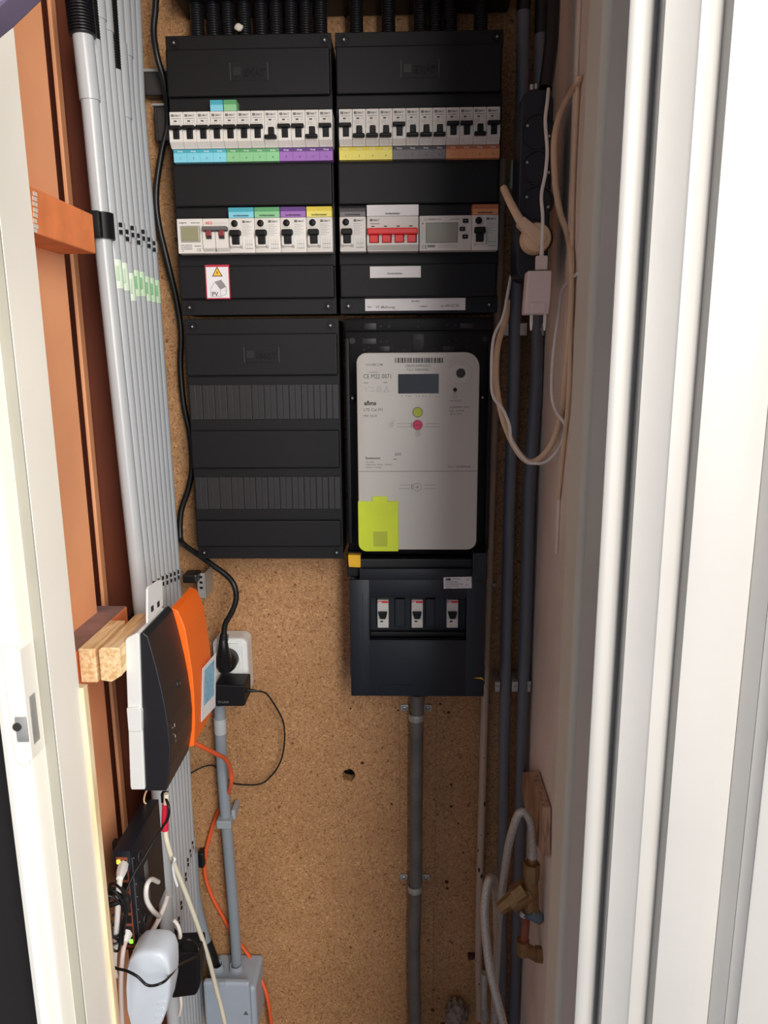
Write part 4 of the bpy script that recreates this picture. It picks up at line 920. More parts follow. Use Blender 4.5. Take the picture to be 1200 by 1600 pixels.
a, b = W(805, 248, 1.118), W(813, 292, 1.118); m = M(); m.tube([Vector((a.x+.005, 1.13, a.z)), Vector((a.x+.004, 1.13, b.z))], .0098, 'tape_green', 16, spline=False)
tag(m.build('label_tape', origin=a), 'faded green label tape on the conduit beside the power strip', 'label')
# strip of trunking on the right wall
m = M(); a = WX(900, 122, .207); m.box(.2055, .2098, WX(893, 300, .207).y, WX(893, 300, .207).y+.012, WX(880, 880, .207).z, 1.95, 'plaster', .002)
struct(m, 'trim_13', 'narrow plastered strip on the right wall')

# power strip -------------------------------------------------------
t = thing('power_strip', 'dark upright power strip mounted beside the right wall', 'power strip', W(842, 392, 1.0), None)
a, b = W(815, 140, .985), W(870, 140, .985); c = W(812, 392, .985); m = M(); m.rrect(a.x, b.x-.003, c.z-.035, a.z, .985, 1.045, 'navy_plastic', .014, .002); m.build('body', t)
for k, py in enumerate((205, 262, 316, 372)):
    c = W(841-k*.8, py, .985); m = M(); m.lathe((c.x, .9852, c.z), (0, -1, 0), [(-.001, .0205), (.0022, .0205), (.0022, .0185), (.0003, .0178), (.0003, 0)], 'navy_plastic', 32)
    for s_ in (-1, 1): m.cyl((c.x+s_*.0135, .9847, c.z+.006*s_*-1), .0016, (0, -.0014, 0), 'steel', 10)
    m.build('socket', t, origin=(c.x, .985, c.z))
for px, py in ((831, 141), (838, 140)): c = W(px, py, 1.01); m = M(); m.cyl(c, .003, (0, 0, .006), 'steel', 10); m.build('screw', t, origin=c)
# cream plug with cable
t = thing('power_plug', 'cream round plug with its cable in the lowest socket of the dark power strip', 'plug', W(837, 372, .97))
c = W(838, 372, .967); m = M(); m.lathe((c.x, .9832, c.z), (0, -1, 0), [(0, .0005), (0, .0185), (.016, .0185), (.022, .0165), (.024, .011), (.024, 0)], 'cable_cream', 28)
d = (W(812, 342, .955)-c); d.y = 0; d.normalize(); n_ = Vector((-d.z, 0, d.x))
m.prism([c-d*.010-n_*.009+Vector((0, -.012, 0)), c-d*.010+n_*.009+Vector((0, -.012, 0)), c+d*.030+n_*.0065+Vector((0, -.012, 0)), c+d*.030-n_*.0065+Vector((0, -.012, 0))], (0, .016, 0), 'cable_cream', .003); m.build('plug_body', t)
m = M(); m.tube([c+d*.026+Vector((0, -.005, 0)), W(810, 340, .965), W(798, 318, .975), W(787, 294, 1.0)], [.0062, .0052, .0048, .0046], 'cable_cream', 12); m.build('cord', t)

# hanging white charger
YH = .93
t = thing('usb_charger', 'white usb wall charger dangling with its two pins down', 'charger', W(842, 515, YH))
a, b, c = W(823.5, 423, YH), W(862.5, 423, YH), W(843, 491, YH); zm = W(843, 472, YH).z
m = M(); m.prism([(a.x+.001, YH, a.z), (b.x, YH, a.z), (b.x-.0005, YH, zm), (b.x-.002, YH, c.z), (a.x-.0015, YH, c.z), (a.x-.001, YH, zm)], (0, .024, 0), 'charger_white', .0018)
m.box(a.x+.006, b.x-.006, YH-.0015, YH+.02, c.z+.0008, zm, 'charger_white', .0015); m.build('body', t)
for px in (830.5, 851.5):
    p = W(px, 491, YH+.01); m = M(); m.tube([p, p+Vector((0, 0, -.012)), p+Vector((0, 0, -.0195))], [.0021, .0020, .0012], 'white_plastic', 10, spline=False); m.build('pin', t, origin=p)
t = thing('usb_cable', 'thin white usb cable running up from the dangling charger', 'cable', W(846, 422, YH))
a, b = W(838.5, 399, YH+.004), W(856, 422, YH+.004); m = M(); m.box(a.x, b.x, YH+.006, YH+.014, b.z+.0006, a.z, 'charger_white', .0014); m.build('usb_connector', t)
m = M(); m.tube([W(846, 400, YH+.01), W(847, 385, YH+.01), W(848, 340, YH+.01), W(846, 305, YH+.012), W(852, 272, YH+.015), W(855, 235, YH+.02), W(852, 190, YH+.03), W(855, 160, YH+.04), W(857, 139, .982)], [.0030, .0022]+[.0021]*7, 'cable_white', 10); m.build('cord', t)
# loops of cable
Yv = .99
def cable(name, label, cat, pts, r, mt, group=None):
    m = M(); P_ = [WX(p[0], p[1], .2095-r*1.3) if W(*p).x > .2095-r*1.3 else W(*p) for p in pts]; m.tube(P_, r, mt, 10); return tag(m.build(name, origin=P_[0]), label, cat, group)
cable('cream_cable', 'thick cream cable arching out of the right wall and hanging in a long loop', 'cable', [(904, 118, 1.04), (902, 128, 1.01), (889, 150, .99), (874, 180, .985), (866, 220, .98), (866, 262, .98), (869, 300, .98), (876, 335, .98), (886, 365, .98), (892, 400, .975), (892, 460, .975), (889, 520, .975), (884, 580, .97), (877, 640, .97), (866, 685, .97), (848, 712, .97), (829, 722, .975), (812, 710, .98), (795, 680, .985), (782, 640, .99), (775, 590, 1.0), (778, 540, 1.01), (790, 500, 1.03), (793, 470, 1.045)], .0040, 'cable_cream')
cable('white_cable', 'thin white cable looping left from the right wall below the charger', 'cable', [(902, 428, .99), (893, 436, .975), (878, 455, .965), (873, 490, .96), (866, 540, .96), (862, 590, .96), (863, 625, .96), (870, 645, .96), (883, 665, .965), (878, 690, .962), (868, 708, .96), (852, 722, .96), (836, 724, .96), (820, 718, .965), (800, 690, .97), (796, 665, .975), (786, 640, .98), (771, 620, .985), (768, 590, .99), (771, 530, 1.0), (786, 495, 1.01), (794, 455, 1.03), (799, 430, 1.05), (809, 408, 1.068)], .0021, 'cable_white')
cable('wall_cable', 'straight cream cable stapled down the right wall', 'cable', [(903, 128, 1.035), (899, 200, 1.035), (895, 300, 1.03), (893, 400, 1.025), (889, 600, 1.02), (880, 700, 1.03), (872, 780, 1.04)], .0026, 'cable_cream')

# ================================================================== BRASS VALVE AND BRAIDED HOSES
t = thing('brass_valve', 'old brass stop valve with copper elbow on the right wall', 'valve', WX(845, 1500, .21))
Yb_ = .97
m = M(); v = lambda x, y, Y=Yb_: W(x, y, Y)
def seg_(m, a, b, r, mt, hexa=False, r2=None): m.cyl(a, r, b-a, mt, 6 if hexa else 20, r2, not hexa)
seg_(m, v(831, 1348), v(830, 1372), .0122, 'brass', True); seg_(m, v(830, 1372), v(829, 1395), .0108, 'brass'); seg_(m, v(832, 1340), v(832, 1349), .007, 'brass')
seg_(m, v(830, 1392), v(800, 1412), .0135, 'brass'); seg_(m, v(822, 1388), v(806, 1400), .0158, 'brass', True); seg_(m, v(806, 1400), v(781, 1420), .0118, 'brass', True, .0092)
seg_(m, v(829, 1385), v(831, 1425), .0112, 'brass')
m.build('body', t)
m = M(); seg_(m, v(826, 1420), v(843, 1436), .0135, 'valve_blue', False, .008); seg_(m, v(838, 1432), v(845, 1438), .0068, 'copper'); seg_(m, v(820, 1425), v(817, 1431), .006, 'steel'); m.build('spindle', t)
m = M(); m.tube([v(822, 1430), v(821, 1450), v(819, 1470)], .0062, 'copper', 16); m.build('copper_pipe', t)
m = M(); seg_(m, v(817, 1468), v(818, 1490), .0098, 'brass'); seg_(m, v(816, 1480), v(842, 1494), .0095, 'brass'); seg_(m, v(836, 1490), v(849, 1492), .0118, 'brass', True); e_ = v(843, 1492); m.tube([e_, Vector(((e_.x+.2098)/2, e_.y+.002, e_.z)), Vector((.2099, e_.y+.004, e_.z))], .0085, 'brass', 14); m.build('elbow', t)
def hose(name, label, pts, r, ferr=None):
    t = thing(name, label, 'hose', W(*pts[0]), 'braided hoses beside the brass valve'); m = M(); m.tube(WS(pts), r, 'braid', 14); m.build('braid', t)
    if ferr: m = M(); a, b = W(*ferr[0]), W(*ferr[1]); m.cyl(a, r*1.15, b-a, 'steel', 18); m.build('ferrule', t)
hose('braided_hose', 'braided hose arching up and over into the top of the brass valve', [(832, 1335, .97), (832, 1310, .965), (829, 1285, .96), (820, 1270, .96), (811, 1271, .96), (803, 1290, .965), (795, 1320, .975), (789, 1360, .99), (784, 1400, 1.0), (779, 1440, 1.02), (776, 1500, 1.05), (773, 1560, 1.07), (772, 1640, 1.08)], .0060, ((832, 1328, .97), (832, 1345, .97)))
hose('braided_hose', 'braided hose bending in front of the cream pipe, left of the brass valve', [(777, 1460, 1.06), (776, 1410, 1.05), (773, 1380, 1.035), (767, 1371, 1.02), (761, 1385, 1.01), (757, 1420, 1.0), (759, 1460, .99), (765, 1510, .975), (776, 1560, .96), (786, 1600, .95), (793, 1650, .94)], .0068)
hose('braided_hose', 'short upright braided hose behind the front hose at the bottom', [(757, 1520, 1.10), (756, 1560, 1.10), (757, 1640, 1.10)], .0062, ((757, 1575, 1.10), (757, 1592, 1.10)))
m = M(); c = W(714, 1585, 1.14); bm = bmesh.new(); bmesh.ops.create_icosphere(bm, subdivisions=4, radius=1)
for v_ in bm.verts:
    d_ = v_.co.normalized(); r_ = 1+.25*math.sin(7*d_.x+3*d_.z)*math.cos(6*d_.z)+.12*math.sin(19*d_.x)*math.sin(17*d_.z); v_.co = Vector((c.x+d_.x*.020*r_, 1.155+d_.y*.014*r_, c.z-.012+d_.z*.028*r_))
m.bm(bm, 'debris', smooth=True); tag(m.build('dirt_clump', origin=c), 'grey clump of dust and mortar on the chipboard near the bottom', 'debris')

# ================================================================== DOUBLE SOCKET AND ITS PLUGS
a, b = W(334, 995, YB), W(390, 1090, YB)
t = thing('wall_socket', 'white double wall socket on the chipboard', 'socket', (b.x, YB, b.z))
y1, y0 = 1.122, 1.132
m = M(); A_, B_ = W(332, 996, 1.135), W(391, 1088, 1.135); m.rrect(A_.x, B_.x, B_.z, A_.z, 1.130, YB-.0005, 'white_plastic', .012, .004)
A2, B2 = W(334, 1004, y0), W(383, 1085, y0); m.rrect(A2.x, B2.x, B2.z, A2.z, 1.126, 1.131, 'white_plastic', .008, .0012)
m.build('casing', t); c = W(358, 1034, 1.127)
for zc_, nm in ((c.z, 'u'), (W(358, 1068, 1.127).z, 'l')): m = M(); m.lathe((c.x, 1.1262, zc_), (0, -1, 0), [(-.001, .0200), (.0014, .0200), (.0014, .0180), (-.0000, .0178), (-.0000, 0)], 'white_plastic', 36); m.build('socket_well', t, origin=(c.x, 1.126, zc_))
t = thing('power_plug', 'black angled plug with thick black cable in the upper socket of the white double outlet', 'plug', (c.x, 1.11, c.z))
pc = W(352, 1036, 1.105); m = M()
m.lathe((pc.x, 1.1240, pc.z), (0, -1, 0), [(0, 0), (0, .0180), (.014, .0180), (.020, .0165), (.026, .012), (.027, 0)], 'rubber_black', 28)
u_ = W(350, 1000, 1.09)
m.tube([pc+Vector((0, .004, -.010)), pc+Vector((0, -.002, .006)), W(349.5, 1014, 1.09), W(349, 998, 1.09), W(350, 990, 1.09)], [.0135, .0125, .0085, .0062, .0052], 'rubber_black', 18)
for k in range(4): q0 = W(350+k*.2, 1001-2.4*k, 1.09); m.lathe(q0, (0, 0, 1), [(0, .0062), (0, .0068), (.001, .0068), (.001, .0062)], 'rubber_black', 14)
m.build('plug_body', t)
m = M(); m.tube(WS([(350, 994, 1.09), (352, 975, 1.09), (363, 955, 1.09), (369, 935, 1.09), (366, 915, 1.09), (355, 900, 1.095), (335, 885, 1.10), (312, 868, 1.11), (290, 853, 1.13), (282, 840, 1.145), (283, 800, 1.15), (294, 765, 1.15), (300, 730, 1.15), (297, 680, 1.15), (287, 630, 1.15), (282, 570, 1.15), (283, 520, 1.15), (276, 470, 1.15), (262, 410, 1.14), (248, 350, 1.14), (244, 300, 1.14), (252, 240, 1.14), (262, 190, 1.14), (257, 130, 1.12), (246, 90, 1.11), (240, 50, 1.11), (243, 10, 1.11), (246, -60, 1.11)]), .0044, 'rubber_black', 12); m.build('cord', t)
# dark adapter with thin lead
t = thing('power_adapter', 'flat dark grey adapter in the lower socket with a thin lead curling right', 'adapter', W(362, 1100, 1.10))
m = M(); A_ = W(335, 1070, 1.078); B_ = W(384, 1104, 1.078)
m.prism([(A_.x, 1.078, A_.z), (B_.x, 1.078, A_.z-.001), (B_.x-.001, 1.078, B_.z+.002), (B_.x-.004, 1.078, B_.z), (A_.x, 1.078, B_.z)], (0, .046, 0), 'black_plastic', .0022)
c_ = W(340, 1098.5, 1.078); m.text('TP-LINK', (c_.x, 1.0778, c_.z), .0052, 'print_grey', bold=.02); m.build('body', t)
m = M(); m.tube(WS([(383, 1079, 1.10), (392, 1079, 1.10), (403, 1080, 1.10)]), [.0036, .0030, .0016], 'rubber_black', 12); m.build('strain_relief', t)
m = M(); m.tube(WS([(400, 1080, 1.10), (415, 1083, 1.11), (430, 1103, 1.12), (443, 1130, 1.13), (444, 1165, 1.14), (436, 1195, 1.15), (418, 1218, 1.155), (400, 1226, 1.155), (365, 1224, 1.158), (352, 1212, 1.16), (335, 1197, 1.158), (318, 1198, 1.15), (298, 1208, 1.14)]), .0014, 'rubber_black', 8); m.build('lead', t)

# ================================================================== CONDUIT DOWN TO THE JUNCTION BOX
cc = WS([(343, 1100, 1.135), (346, 1180, 1.135), (352, 1265, 1.135), (358, 1340, 1.135), (366, 1440, 1.135), (371, 1518, 1.135)])
t = thing('conduit', 'grey conduit from the white double socket down to the grey junction box', 'conduit', cc[-1])
m = M(); m.tube(cc, .0094, 'pvc_mid', 20); s0, s1 = cc[0]*.6+cc[1]*.4-Vector((0, 0, 0)), cc[0]; m.build('pipe', t)
m = M(); e_ = W(344.5, 1145, 1.135); g_ = W(343.5, 1122, 1.135); m.cyl(e_, .0104, g_-e_, 'pvc_grey', 20); m.build('coupling', t); m = M(); m.cyl(W(343.5, 1123, 1.135), .0086, W(343, 1101, 1.135)-W(343.5, 1123, 1.135), 'rubber_black', 18); m.build('black_stub', t) 
c_ = W(354, 1279, 1.135); t = thing('conduit_clip', 'light grey clip holding the conduit above the junction box', 'pipe clip', (c_.x, YB, c_.z))
m = M(); m.box(c_.x-.0135, c_.x+.0115, 1.118, YB-.0005, c_.z-.009, c_.z+.006, 'clip_grey', .0015); m.box(c_.x+.0085, c_.x+.0155, 1.135, YB-.002, c_.z-.002, c_.z+.016, 'clip_grey', .0015); m.build('saddle', t)
cc2 = WS([(301, 1330, 1.14), (306, 1400, 1.14), (318, 1455, 1.14), (332, 1500, 1.14), (340, 1520, 1.14)])
t = thing('conduit', 'short grey conduit with black end beside the row, entering the junction box', 'conduit', cc2[-1]); m = M(); m.tube(cc2[:4], .0088, 'pvc_mid', 18); m.build('pipe', t); m = M(); m.tube([W(323, 1472, 1.138), W(332, 1497, 1.137), W(340, 1522, 1.135)], .0096, 'rubber_black', 18); m.build('black_end', t)
t = thing('junction_box', 'grey junction box with two cable glands at the bottom edge', 'junction box', W(355, 1600, 1.12))
m = M(); A_ = W(318, 1530, 1.075); B_ = W(399, 1535, 1.095); zt_ = W(350, 1537, 1.10).z
m.box(A_.x, B_.x, 1.092, YB-.0005, zt_-.10, zt_, 'box_grey', .007, 3); m.build('base', t)
A2, B2 = W(316, 1537, 1.078), W(389, 1540, 1.078); m = M(); m.box(A2.x, B2.x, 1.080, 1.0925, A2.z-.10, A2.z, 'box_grey', .0045, 3); m.box(A2.x+.028, A2.x+.040, 1.078, 1.084, A2.z-.006, A2.z+.002, 'box_grey', .001)
c_ = W(386, 1584, 1.0795); tri(m, c_.x-.002, c_.z, .0055, 1.0797, 'print_grey'); m.build('lid', t)
for px in (341, 371): c_ = W(px, 1524, 1.135 if px > 350 else 1.135); m = M(); m.lathe((c_.x, 1.130, zt_-.004), (0, 0, 1), [(0, .0135), (.006, .0135), (.010, .0118), (.016, .0112), (.016, .0096), (.002, .0092)], 'box_grey', 24); m.build('cable_gland', t, origin=(c_.x, 1.13, zt_))
cable('fibre_cable', 'bright orange cable hanging from the orange device down behind the grey conduit', 'cable', [(303, 1160, .96), (318, 1168, .98), (338, 1178, 1.02), (352, 1186, 1.06), (360, 1203, 1.10), (361, 1225, 1.112), (352, 1250, 1.150), (338, 1275, 1.162), (328, 1305, 1.163), (320, 1340, 1.163), (321, 1370, 1.163), (331, 1400, 1.163), (348, 1432, 1.163), (365, 1462, 1.163), (390, 1495, 1.160), (408, 1530, 1.15), (418, 1560, 1.14), (424, 1600, 1.14), (430, 1650, 1.14)], .0034, 'cable_orange')
m = M(); c_ = W(314, 1345, 1.15); m.box(c_.x-.006, c_.x+.005, 1.15, YB-.0005, c_.z-.016, c_.z+.014, 'rubber_black', .003); tag(m.build('cable_clip', origin=c_), 'small black clip holding the orange cable beside the grey conduits', 'cable clip')

# ================================================================== ROUTER AND ORANGE DEVICE ON THE RAIL
YR0, YR1, YO1 = .80, .895, .985
t = thing('router', 'black router with pale back plate standing sideways on the wooden rail', 'router', W(235, 1236, YR0))
fr = [(216, 992), (223, 988), (231, 995), (237, 1015), (245, 1045), (252, 1074), (258, 1103), (263, 1135), (266, 1166), (265.5, 1200), (260, 1236), (225, 1236), (220.5, 1115)]
pts = [W(x, y, YR0) for x, y in fr]
m = M(); m.prism(pts, (0, YR1-YR0, 0), 'router_black', .0012)
# grille of small dots on the curved face and printed marks
def onface(px, py): # point on the curved face seen at this pixel: intersect with the extruded profile
    d = ray(px, py); best = None
    for a, b in zip(pts[2:11], pts[3:11]):
        e = b-a; nx, nz = -e.z, e.x; den = d.x*nx+d.z*nz
        if abs(den) < 1e-9: continue
        tt = ((a.x-CAM.x)*nx+(a.z-CAM.z)*nz)/den; p = CAM+d*tt; u = ((p.x-a.x)*e.x+(p.z-a.z)*e.z)/(e.x*e.x+e.z*e.z)
        if -.02 <= u <= 1.02 and (best is None or tt < best[0]): best = (tt, p, Vector((e.x, 0, e.z)).normalized())
    return best
def mark(m, px, py, w_, h_, mt):
    r = onface(px, py)
    if not r: return
    p, e = r[1], r[2]; n_ = Vector((-e.z, 0, e.x)); n_ = n_ if n_.x > 0 else -n_; p = p+n_*.0006; yv = Vector((0, 1, 0))
    m.add([p-yv*w_+e*h_, p+yv*w_+e*h_, p+yv*w_-e*h_, p-yv*w_-e*h_], [(0, 1, 2, 3)], mt)
for gy in range(14):
    for gx in range(6):
        mark(m, 246+gx*4.2+gy*.9, 1003+gy*4.6-gx*5.0*.4, .0006, .0006, 'deep_black')
m.build('casing', t)
m = M()
pw = [onface(x, y) for x, y in ((273, 1125), (283, 1105), (285, 1160), (268, 1195))]
for px, py in ((272, 1133), (273, 1150)): mark(m, px, py, .0010, .0022, 'print_white')
mark(m, 269, 1137, .0007, .0010, 'print_white'); mark(m, 270, 1147, .0010, .0012, 'print_light'); mark(m, 274, 1157, .0010, .0018, 'print_light')
m.build('status_lights', t)
m = M(); r = onface(279, 1068)
if r:
    p, e = r[1], r[2]; n_ = Vector((-e.z, 0, e.x)); n_ = n_ if n_.x > 0 else -n_
    m.lathe(p, n_, [(0, .0058), (.0005, .0056), (.0005, .0044), (0, .0042)], 'router_side', 20); m.build('emblem', t)
wp = [W(x, y, YR0-.004) for x, y in ((195.5, 1001), (198, 997), (213, 989), (217, 992), (221, 1115), (226, 1234), (205, 1234), (203.5, 1228))]
m = M(); m.prism(wp, (0, YR1-YR0-.004, 0), 'white_plastic', .0010)
cl = [W(x, y, YR0-.007) for x, y in ((197.5, 1107), (216, 1105), (220.5, 1112), (221, 1143), (200.5, 1143))]; m.prism(cl, (0, .01, 0), 'white_plastic', .0008); m.build('back_plate', t)
m = M(); c_ = W(258, 1237, YR0+.03); m.box(c_.x-.005, c_.x+.003, c_.y-.004, c_.y+.004, c_.z-.014, c_.z-.001, 'rubber_black', .001); m.build('lead_plug', t)
# orange device
fo = [(266, 950), (277, 954), (284, 968), (290, 985), (296, 1022), (301, 1055), (303.5, 1090), (304.5, 1130), (303, 1166), (262, 1174)]
po = [W(x, y, YR1+.001) for x, y in fo]
t = thing('fibre_terminal', 'bright orange fibre terminal box behind the black router', 'network terminal', po[-2])
m = M(); m.prism(po, (0, YO1-YR1, 0), 'device_orange', .0012)
m.build('casing', t)
m = M(); pts_o = [W(x, y, YR1+.03) for x, y in ((300, 1020),)]
q_ = [W(314, 1044, .935), W(335, 1020, .985), W(334, 1104, .985), W(312, 1128, .925)]
nrm = (q_[1]-q_[0]).cross(q_[3]-q_[0]).normalized(); nrm = -nrm if nrm.x < 0 else nrm
q_ = [p+nrm*.0015+Vector((.001, 0, 0)) for p in q_]; m.add(q_+[p-nrm*.0006 for p in q_], [(0, 1, 2, 3), (7, 6, 5, 4), (0, 4, 5, 1), (1, 5, 6, 2), (2, 6, 7, 3), (3, 7, 4, 0)], 'label_white')
def bl_(u, v): return (q_[0]*(1-u)+q_[1]*u)*(1-v)+(q_[3]*(1-u)+q_[2]*u)*v+nrm*.0004
m.add([bl_(.14, .08), bl_(.86, .08), bl_(.86, .74), bl_(.14, .74)], [(0, 1, 2, 3)], 'card_blue'); m.build('printed_card', t)
# white bracket plate standing above the router
Xp = -.2965
q_ = [WX(x, y, Xp) for x, y in ((231, 921), (233, 916), (250, 906), (254, 907), (255, 946), (243, 962), (231, 974))]
t = thing('mounting_plate', 'white slotted plate sticking up behind the top of the router', 'mounting plate', q_[-1]); m = M(); m.prism(q_, (-.0025, 0, 0), 'white_plastic', .0006)
for x, y in ((238, 951), (247.5, 944)): p = WX(x, y, Xp+.0004); m.box(p.x-.0004, p.x+.0004, p.y-.0035, p.y+.0035, p.z-.0032, p.z+.0032, 'print_black')
m.build('plate', t)
# metal bracket and black plug behind the orange box
t = thing('mounting_bracket', 'black coupler with slotted metal plate behind the orange box', 'bracket', W(308, 920, 1.12))
m = M(); a = W(284, 898, 1.10); b = W(308, 912, 1.10); m.box(a.x, b.x, 1.10, 1.13, b.z, a.z, 'rubber_black', .003); m.build('coupler', t)
m = M(); a = W(307, 896, 1.12); b = W(322, 935, 1.12); m.box(a.x, b.x, 1.12, 1.124, b.z, a.z, 'steel', .001); 
for k in range(3): m.box(a.x+.004, b.x-.004, 1.1194, 1.12, a.z-.008-.009*k, a.z-.004-.009*k, 'deep_black')
m.box(b.x-.002, b.x, 1.12, YB-.001, b.z, a.z, 'steel', .0005); m.build('slotted_plate', t)

# ================================================================== NETWORK SWITCH AND ADAPTERS
yn = .80; A_ = W(176, 1330, yn); B_ = W(204, 1345, yn); zb2 = W(190, 1484, yn).z; zt2 = A_.z; xf = B_.x; xl = A_.x; ybk = WX(252, 1300, xf).y
t = thing('network_switch', 'dark blue metal network switch with a column of ports mounted sideways below the router', 'network switch', (xl, yn, zb2))
m = M(); m.box(xl, xf, yn, ybk, zb2, zt2, 'navy_plastic', .0008)
for k in range(7):
    z = zt2-(zt2-zb2)*(.12+.13*k); m.cyl((xf, yn+.010, z), .0008, (.0004, 0, 0), 'print_light', 8)
for k in (0.2, .86): m.lathe((xf, yn+.030, zt2-(zt2-zb2)*k), (1, 0, 0), [(0, .007), (.0007, .0066), (.0007, .0050)], 'moulded_logo', 20)
m.box(xf-.001, xf+.0006, yn+.004, yn+.005, zb2+.004, zt2-.012, 'print_grey'); m.box(xf-.001, xf+.0008, yn+.040, yn+.052, zb2+.03, zt2-.05, 'print_grey', .0003)
m.build('casing', t)
m = M(); m.box(-.4079, xl+.001, ybk-.012, ybk-.002, zb2+.03, zt2-.06, 'bracket_grey', .001); m.build('mounting_bracket', t)
m = M(); H_ = zt2-zb2-.016; m.box(xl+.0035, xf-.0035, yn-.0008, yn+.001, zb2+.004, zt2-.008, 'copper', .0003)
for k in range(8):
    z = zt2-.011-H_*k/8; m.box(xl+.005, xf-.005, yn-.0014, yn, z-H_/8+.0035, z-.001, 'deep_black', .0003)
m.build('port_row', t)
for (px, py), mt2, nm in (((185, 1347), 'led_yellow', 'status_light'), ((205, 1471), 'led_green', 'status_light')):
    c_ = W(px, py, yn-.002); m = M(); m.box(c_.x-.0022, c_.x+.0022, yn-.003, yn-.0005, c_.z-.0026, c_.z+.0026, mt2, .0006); m.build(nm, t, origin=c_)
# network plugs and patch cables
def patch(label, pts, r, mt='cable_white', plug=None, boot=None, cat='cable', name='network_cable'):
    t = thing(name, label, cat, W(*pts[0])); m = M(); m.tube(WS(pts), r, mt, 12); m.build('cord', t)
    if plug: a, b = W(*plug[0]), W(*plug[1]); m = M(); m.tube([a, (a+b)/2, b], [.0062, .0066, .0042], 'white_plastic', 8, spline=False); m.build('plug', t)
    if boot: a, b = W(*boot[0]), W(*boot[1]); m = M(); m.tube([a, b], r*1.35, 'cable_red', 12, spline=False); m.build('red_sleeve', t)
patch('white network cable from the top port of the switch, hanging to the bottom left', [(189, 1365, .785), (186, 1385, .77), (184, 1420, .765), (181, 1470, .765), (178, 1505, .77), (180, 1523, .775), (190, 1522, .785)], .0036, plug=((193, 1350, .80), (187, 1373, .775)))
patch('pale cable from the lowest port of the switch down past the round adapter', [(200, 1462, .80), (194, 1478, .785), (191, 1500, .775), (189, 1540, .77), (190, 1580, .77), (193, 1650, .77)], .0030, 'charger_white', plug=((201, 1450, .805), (196, 1472, .79)))
patch('ivory network cable from under the router, with a red sleeve, running down to the bottom', [(260, 1240, .82), (259, 1265, .82), (258, 1295, .82), (262, 1320, .82), (272, 1350, .83), (288, 1390, .85), (303, 1430, .87), (317, 1470, .89), (328, 1505, .91), (338, 1545, .93), (346, 1575, .94), (356, 1620, .95)], .0033, 'cable_ivory', boot=((259, 1256, .82), (257.5, 1297, .82)))
patch('white cable curling between the network switch and the wide conduit', [(247, 1378, .865), (236, 1374, .835), (229, 1385, .82), (229, 1405, .82), (238, 1422, .83), (249, 1432, .86)], .0032)
patch('white cable rising from the round adapter to the wide conduit', [(216, 1490, .84), (230, 1468, .87), (246, 1440, .91), (257, 1415, .93), (262, 1398, .935)], .0036)
patch('short white cable beside the black adapter', [(271, 1437, .90), (278, 1446, .90), (282, 1462, .895), (281, 1482, .88)], .0026)
patch('white cable tail emerging below the black adapter', [(282, 1555, .875), (283, 1572, .88), (280, 1586, .89)], .0024)
cable('cable_tie', 'loose white cable tie around the ivory network cable', 'cable tie', [(268, 1338, .825), (273, 1342, .815), (270, 1352, .82), (272, 1368, .825), (277, 1384, .83)], .0018, 'white_plastic')
# black leads
cable('power_lead', 'thin black lead from under the router down across the network switch', 'lead', [(258, 1245, .82), (264, 1262, .81), (262, 1280, .812), (254, 1292, .815), (240, 1315, .81), (224, 1342, .80), (208, 1368, .79), (196, 1395, .78), (185, 1420, .77), (176, 1432, .765)], .0016, 'rubber_black')
cable('power_lead', 'thin black lead sagging in front of the round white adapter to the black adapter', 'lead', [(175, 1440, .75), (169, 1470, .74), (171, 1500, .74), (180, 1512, .74), (198, 1517, .735), (215, 1526, .73), (228, 1538, .73), (240, 1540, .73), (256, 1534, .735), (268, 1522, .765), (280, 1508, .80), (306, 1494, .855), (310, 1482, .86), (300, 1470, .87), (290, 1469, .87), (283, 1478, .875), (281, 1490, .878)], .0016, 'rubber_black')
m = M(); rr = random.Random(11)
base = W(181, 1425, .765)
for k in range(9):
    P_ = []; ph = rr.random()*6; R_ = .012+.008*rr.random(); H2_ = .024+.016*rr.random()
    for j in range(13):
        a_ = ph+2*math.pi*j/12; P_.append(base+Vector((R_*.8*math.cos(a_)+.003*math.sin(3*a_), .010*math.sin(a_+k)-.004+.003*k/4, H2_*math.sin(a_)+.004*math.cos(2*a_+k))))
    m.tube(P_, .0015, 'rubber_black', 7, 4)
m.tube([base+Vector((-.016, 0, .012)), base+Vector((-.004, -.008, .016)), base+Vector((.016, -.002, .020))], .0032, 'rubber_black', 8, 4)
tag(m.build('cable_bundle', origin=base), 'tangled bundle of thin black cable in front of the network switch', 'cable')
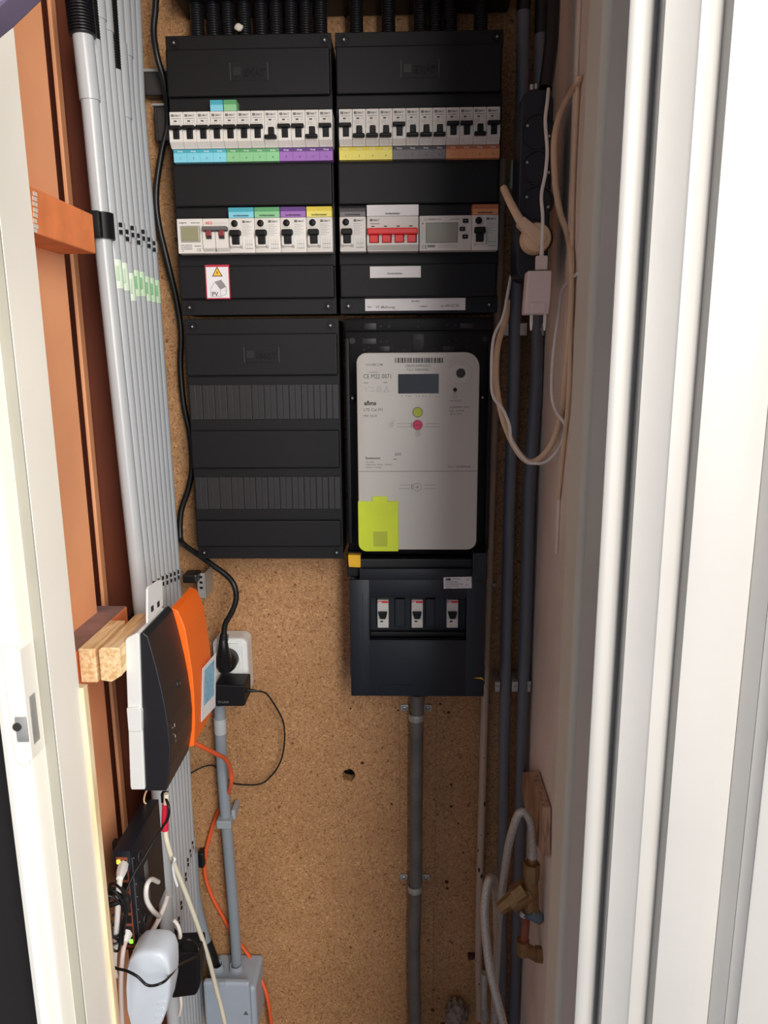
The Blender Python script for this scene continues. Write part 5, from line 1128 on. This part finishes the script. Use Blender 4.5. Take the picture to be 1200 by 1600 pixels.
# round white adapter
t = thing('round_adapter', 'large rounded white adapter at the bottom left in front of the switch', 'adapter', W(230, 1600, .78))
ya_ = .755
out_ = [(197, 1512), (202, 1499), (211, 1491), (222, 1489), (236, 1489), (250, 1491), (259, 1498), (264, 1512), (265, 1535), (264, 1560), (260, 1582), (253, 1600), (244, 1620), (230, 1632), (215, 1628), (204, 1608), (197, 1580), (195, 1545)]
m = M(); back = [(193+.0*k, 0) for k in range(1)]
bm = bmesh.new(); layers = []
cxp, cyp = 231, 1560
for dy, sc_, sh in ((0.0, .93, 0), (.0015, .97, 0), (.005, .995, 0), (.010, 1, 0), (.034, 1, 0), (.040, .97, 0)):
    layers.append([bm.verts.new(W(cxp+(x-cxp)*sc_, cyp+(y-cyp)*sc_, ya_)+Vector((0, dy, 0))) for x, y in out_])
for A_, B_ in zip(layers, layers[1:]):
    for k in range(len(out_)): k2 = (k+1) % len(out_); bm.faces.new((A_[k], A_[k2], B_[k2], B_[k]))
bm.faces.new(layers[0]); bm.faces.new(layers[-1][::-1]); bmesh.ops.recalc_face_normals(bm, faces=bm.faces[:]); m.bm(bm, 'white_cool', smooth=True)
m.build('casing', t)
m = M(); c_ = W(251, 1543, ya_-.001); m.lathe((c_.x, ya_+.0025, c_.z), (0, -1, 0), [(0, .0045), (.002, .0043), (.002, .003), (.001, 0)], 'clip_grey', 18); m.build('push_button', t)
for k in range(3):
    c_ = W(252-2*k, 1566+11*k, ya_); m = M(); m.box(c_.x-.0055, c_.x+.0055, ya_-.0006, ya_+.003, c_.z-.0022, c_.z+.0022, 'white_cool', .0008, rot=Matrix.Rotation(math.radians(-18), 3, 'Y'), about=c_); m.build('vent_rib', t, origin=c_)
# black adapter
t = thing('power_adapter', 'square black power adapter in front of the grey conduits at the bottom', 'adapter', W(292, 1560, .90))
m = M(); q_ = [W(x, y, .865) for x, y in ((269, 1489), (310, 1487), (312, 1515), (311, 1545), (306, 1556), (268, 1561))]; m.prism(q_, (0, .038, 0), 'black_plastic', .003)
m.build('body', t); m = M(); q2 = [W(x, y, .8645) for x, y in ((273, 1493), (306, 1491), (307, 1515), (306, 1541), (302, 1550), (272, 1554))]; m.prism(q2, (0, .002, 0), 'black_plastic', .0008); m.build('face_panel', t)
m = M(); m.cyl(W(281, 1490, .88), .003, (0, 0, .010), 'rubber_black', 12); m.build('strain_relief', t)
# pink pipe end and small hook behind
m = M(); m.tube(WS([(182, 1565, .80), (178, 1590, .80), (180, 1640, .80)]), .008, 'primer_orange', 14); tag(m.build('clay_pipe', origin=W(180, 1600, .80)), 'pinkish pipe end at the bottom left behind the pine batten', 'pipe')
cable('wire_hook', 'thin pale wire hook hanging below the router back plate', 'wire', [(231, 1232, .90), (226, 1243, .90), (226, 1254, .90), (236, 1260, .90)], .0012, 'cable_cream')
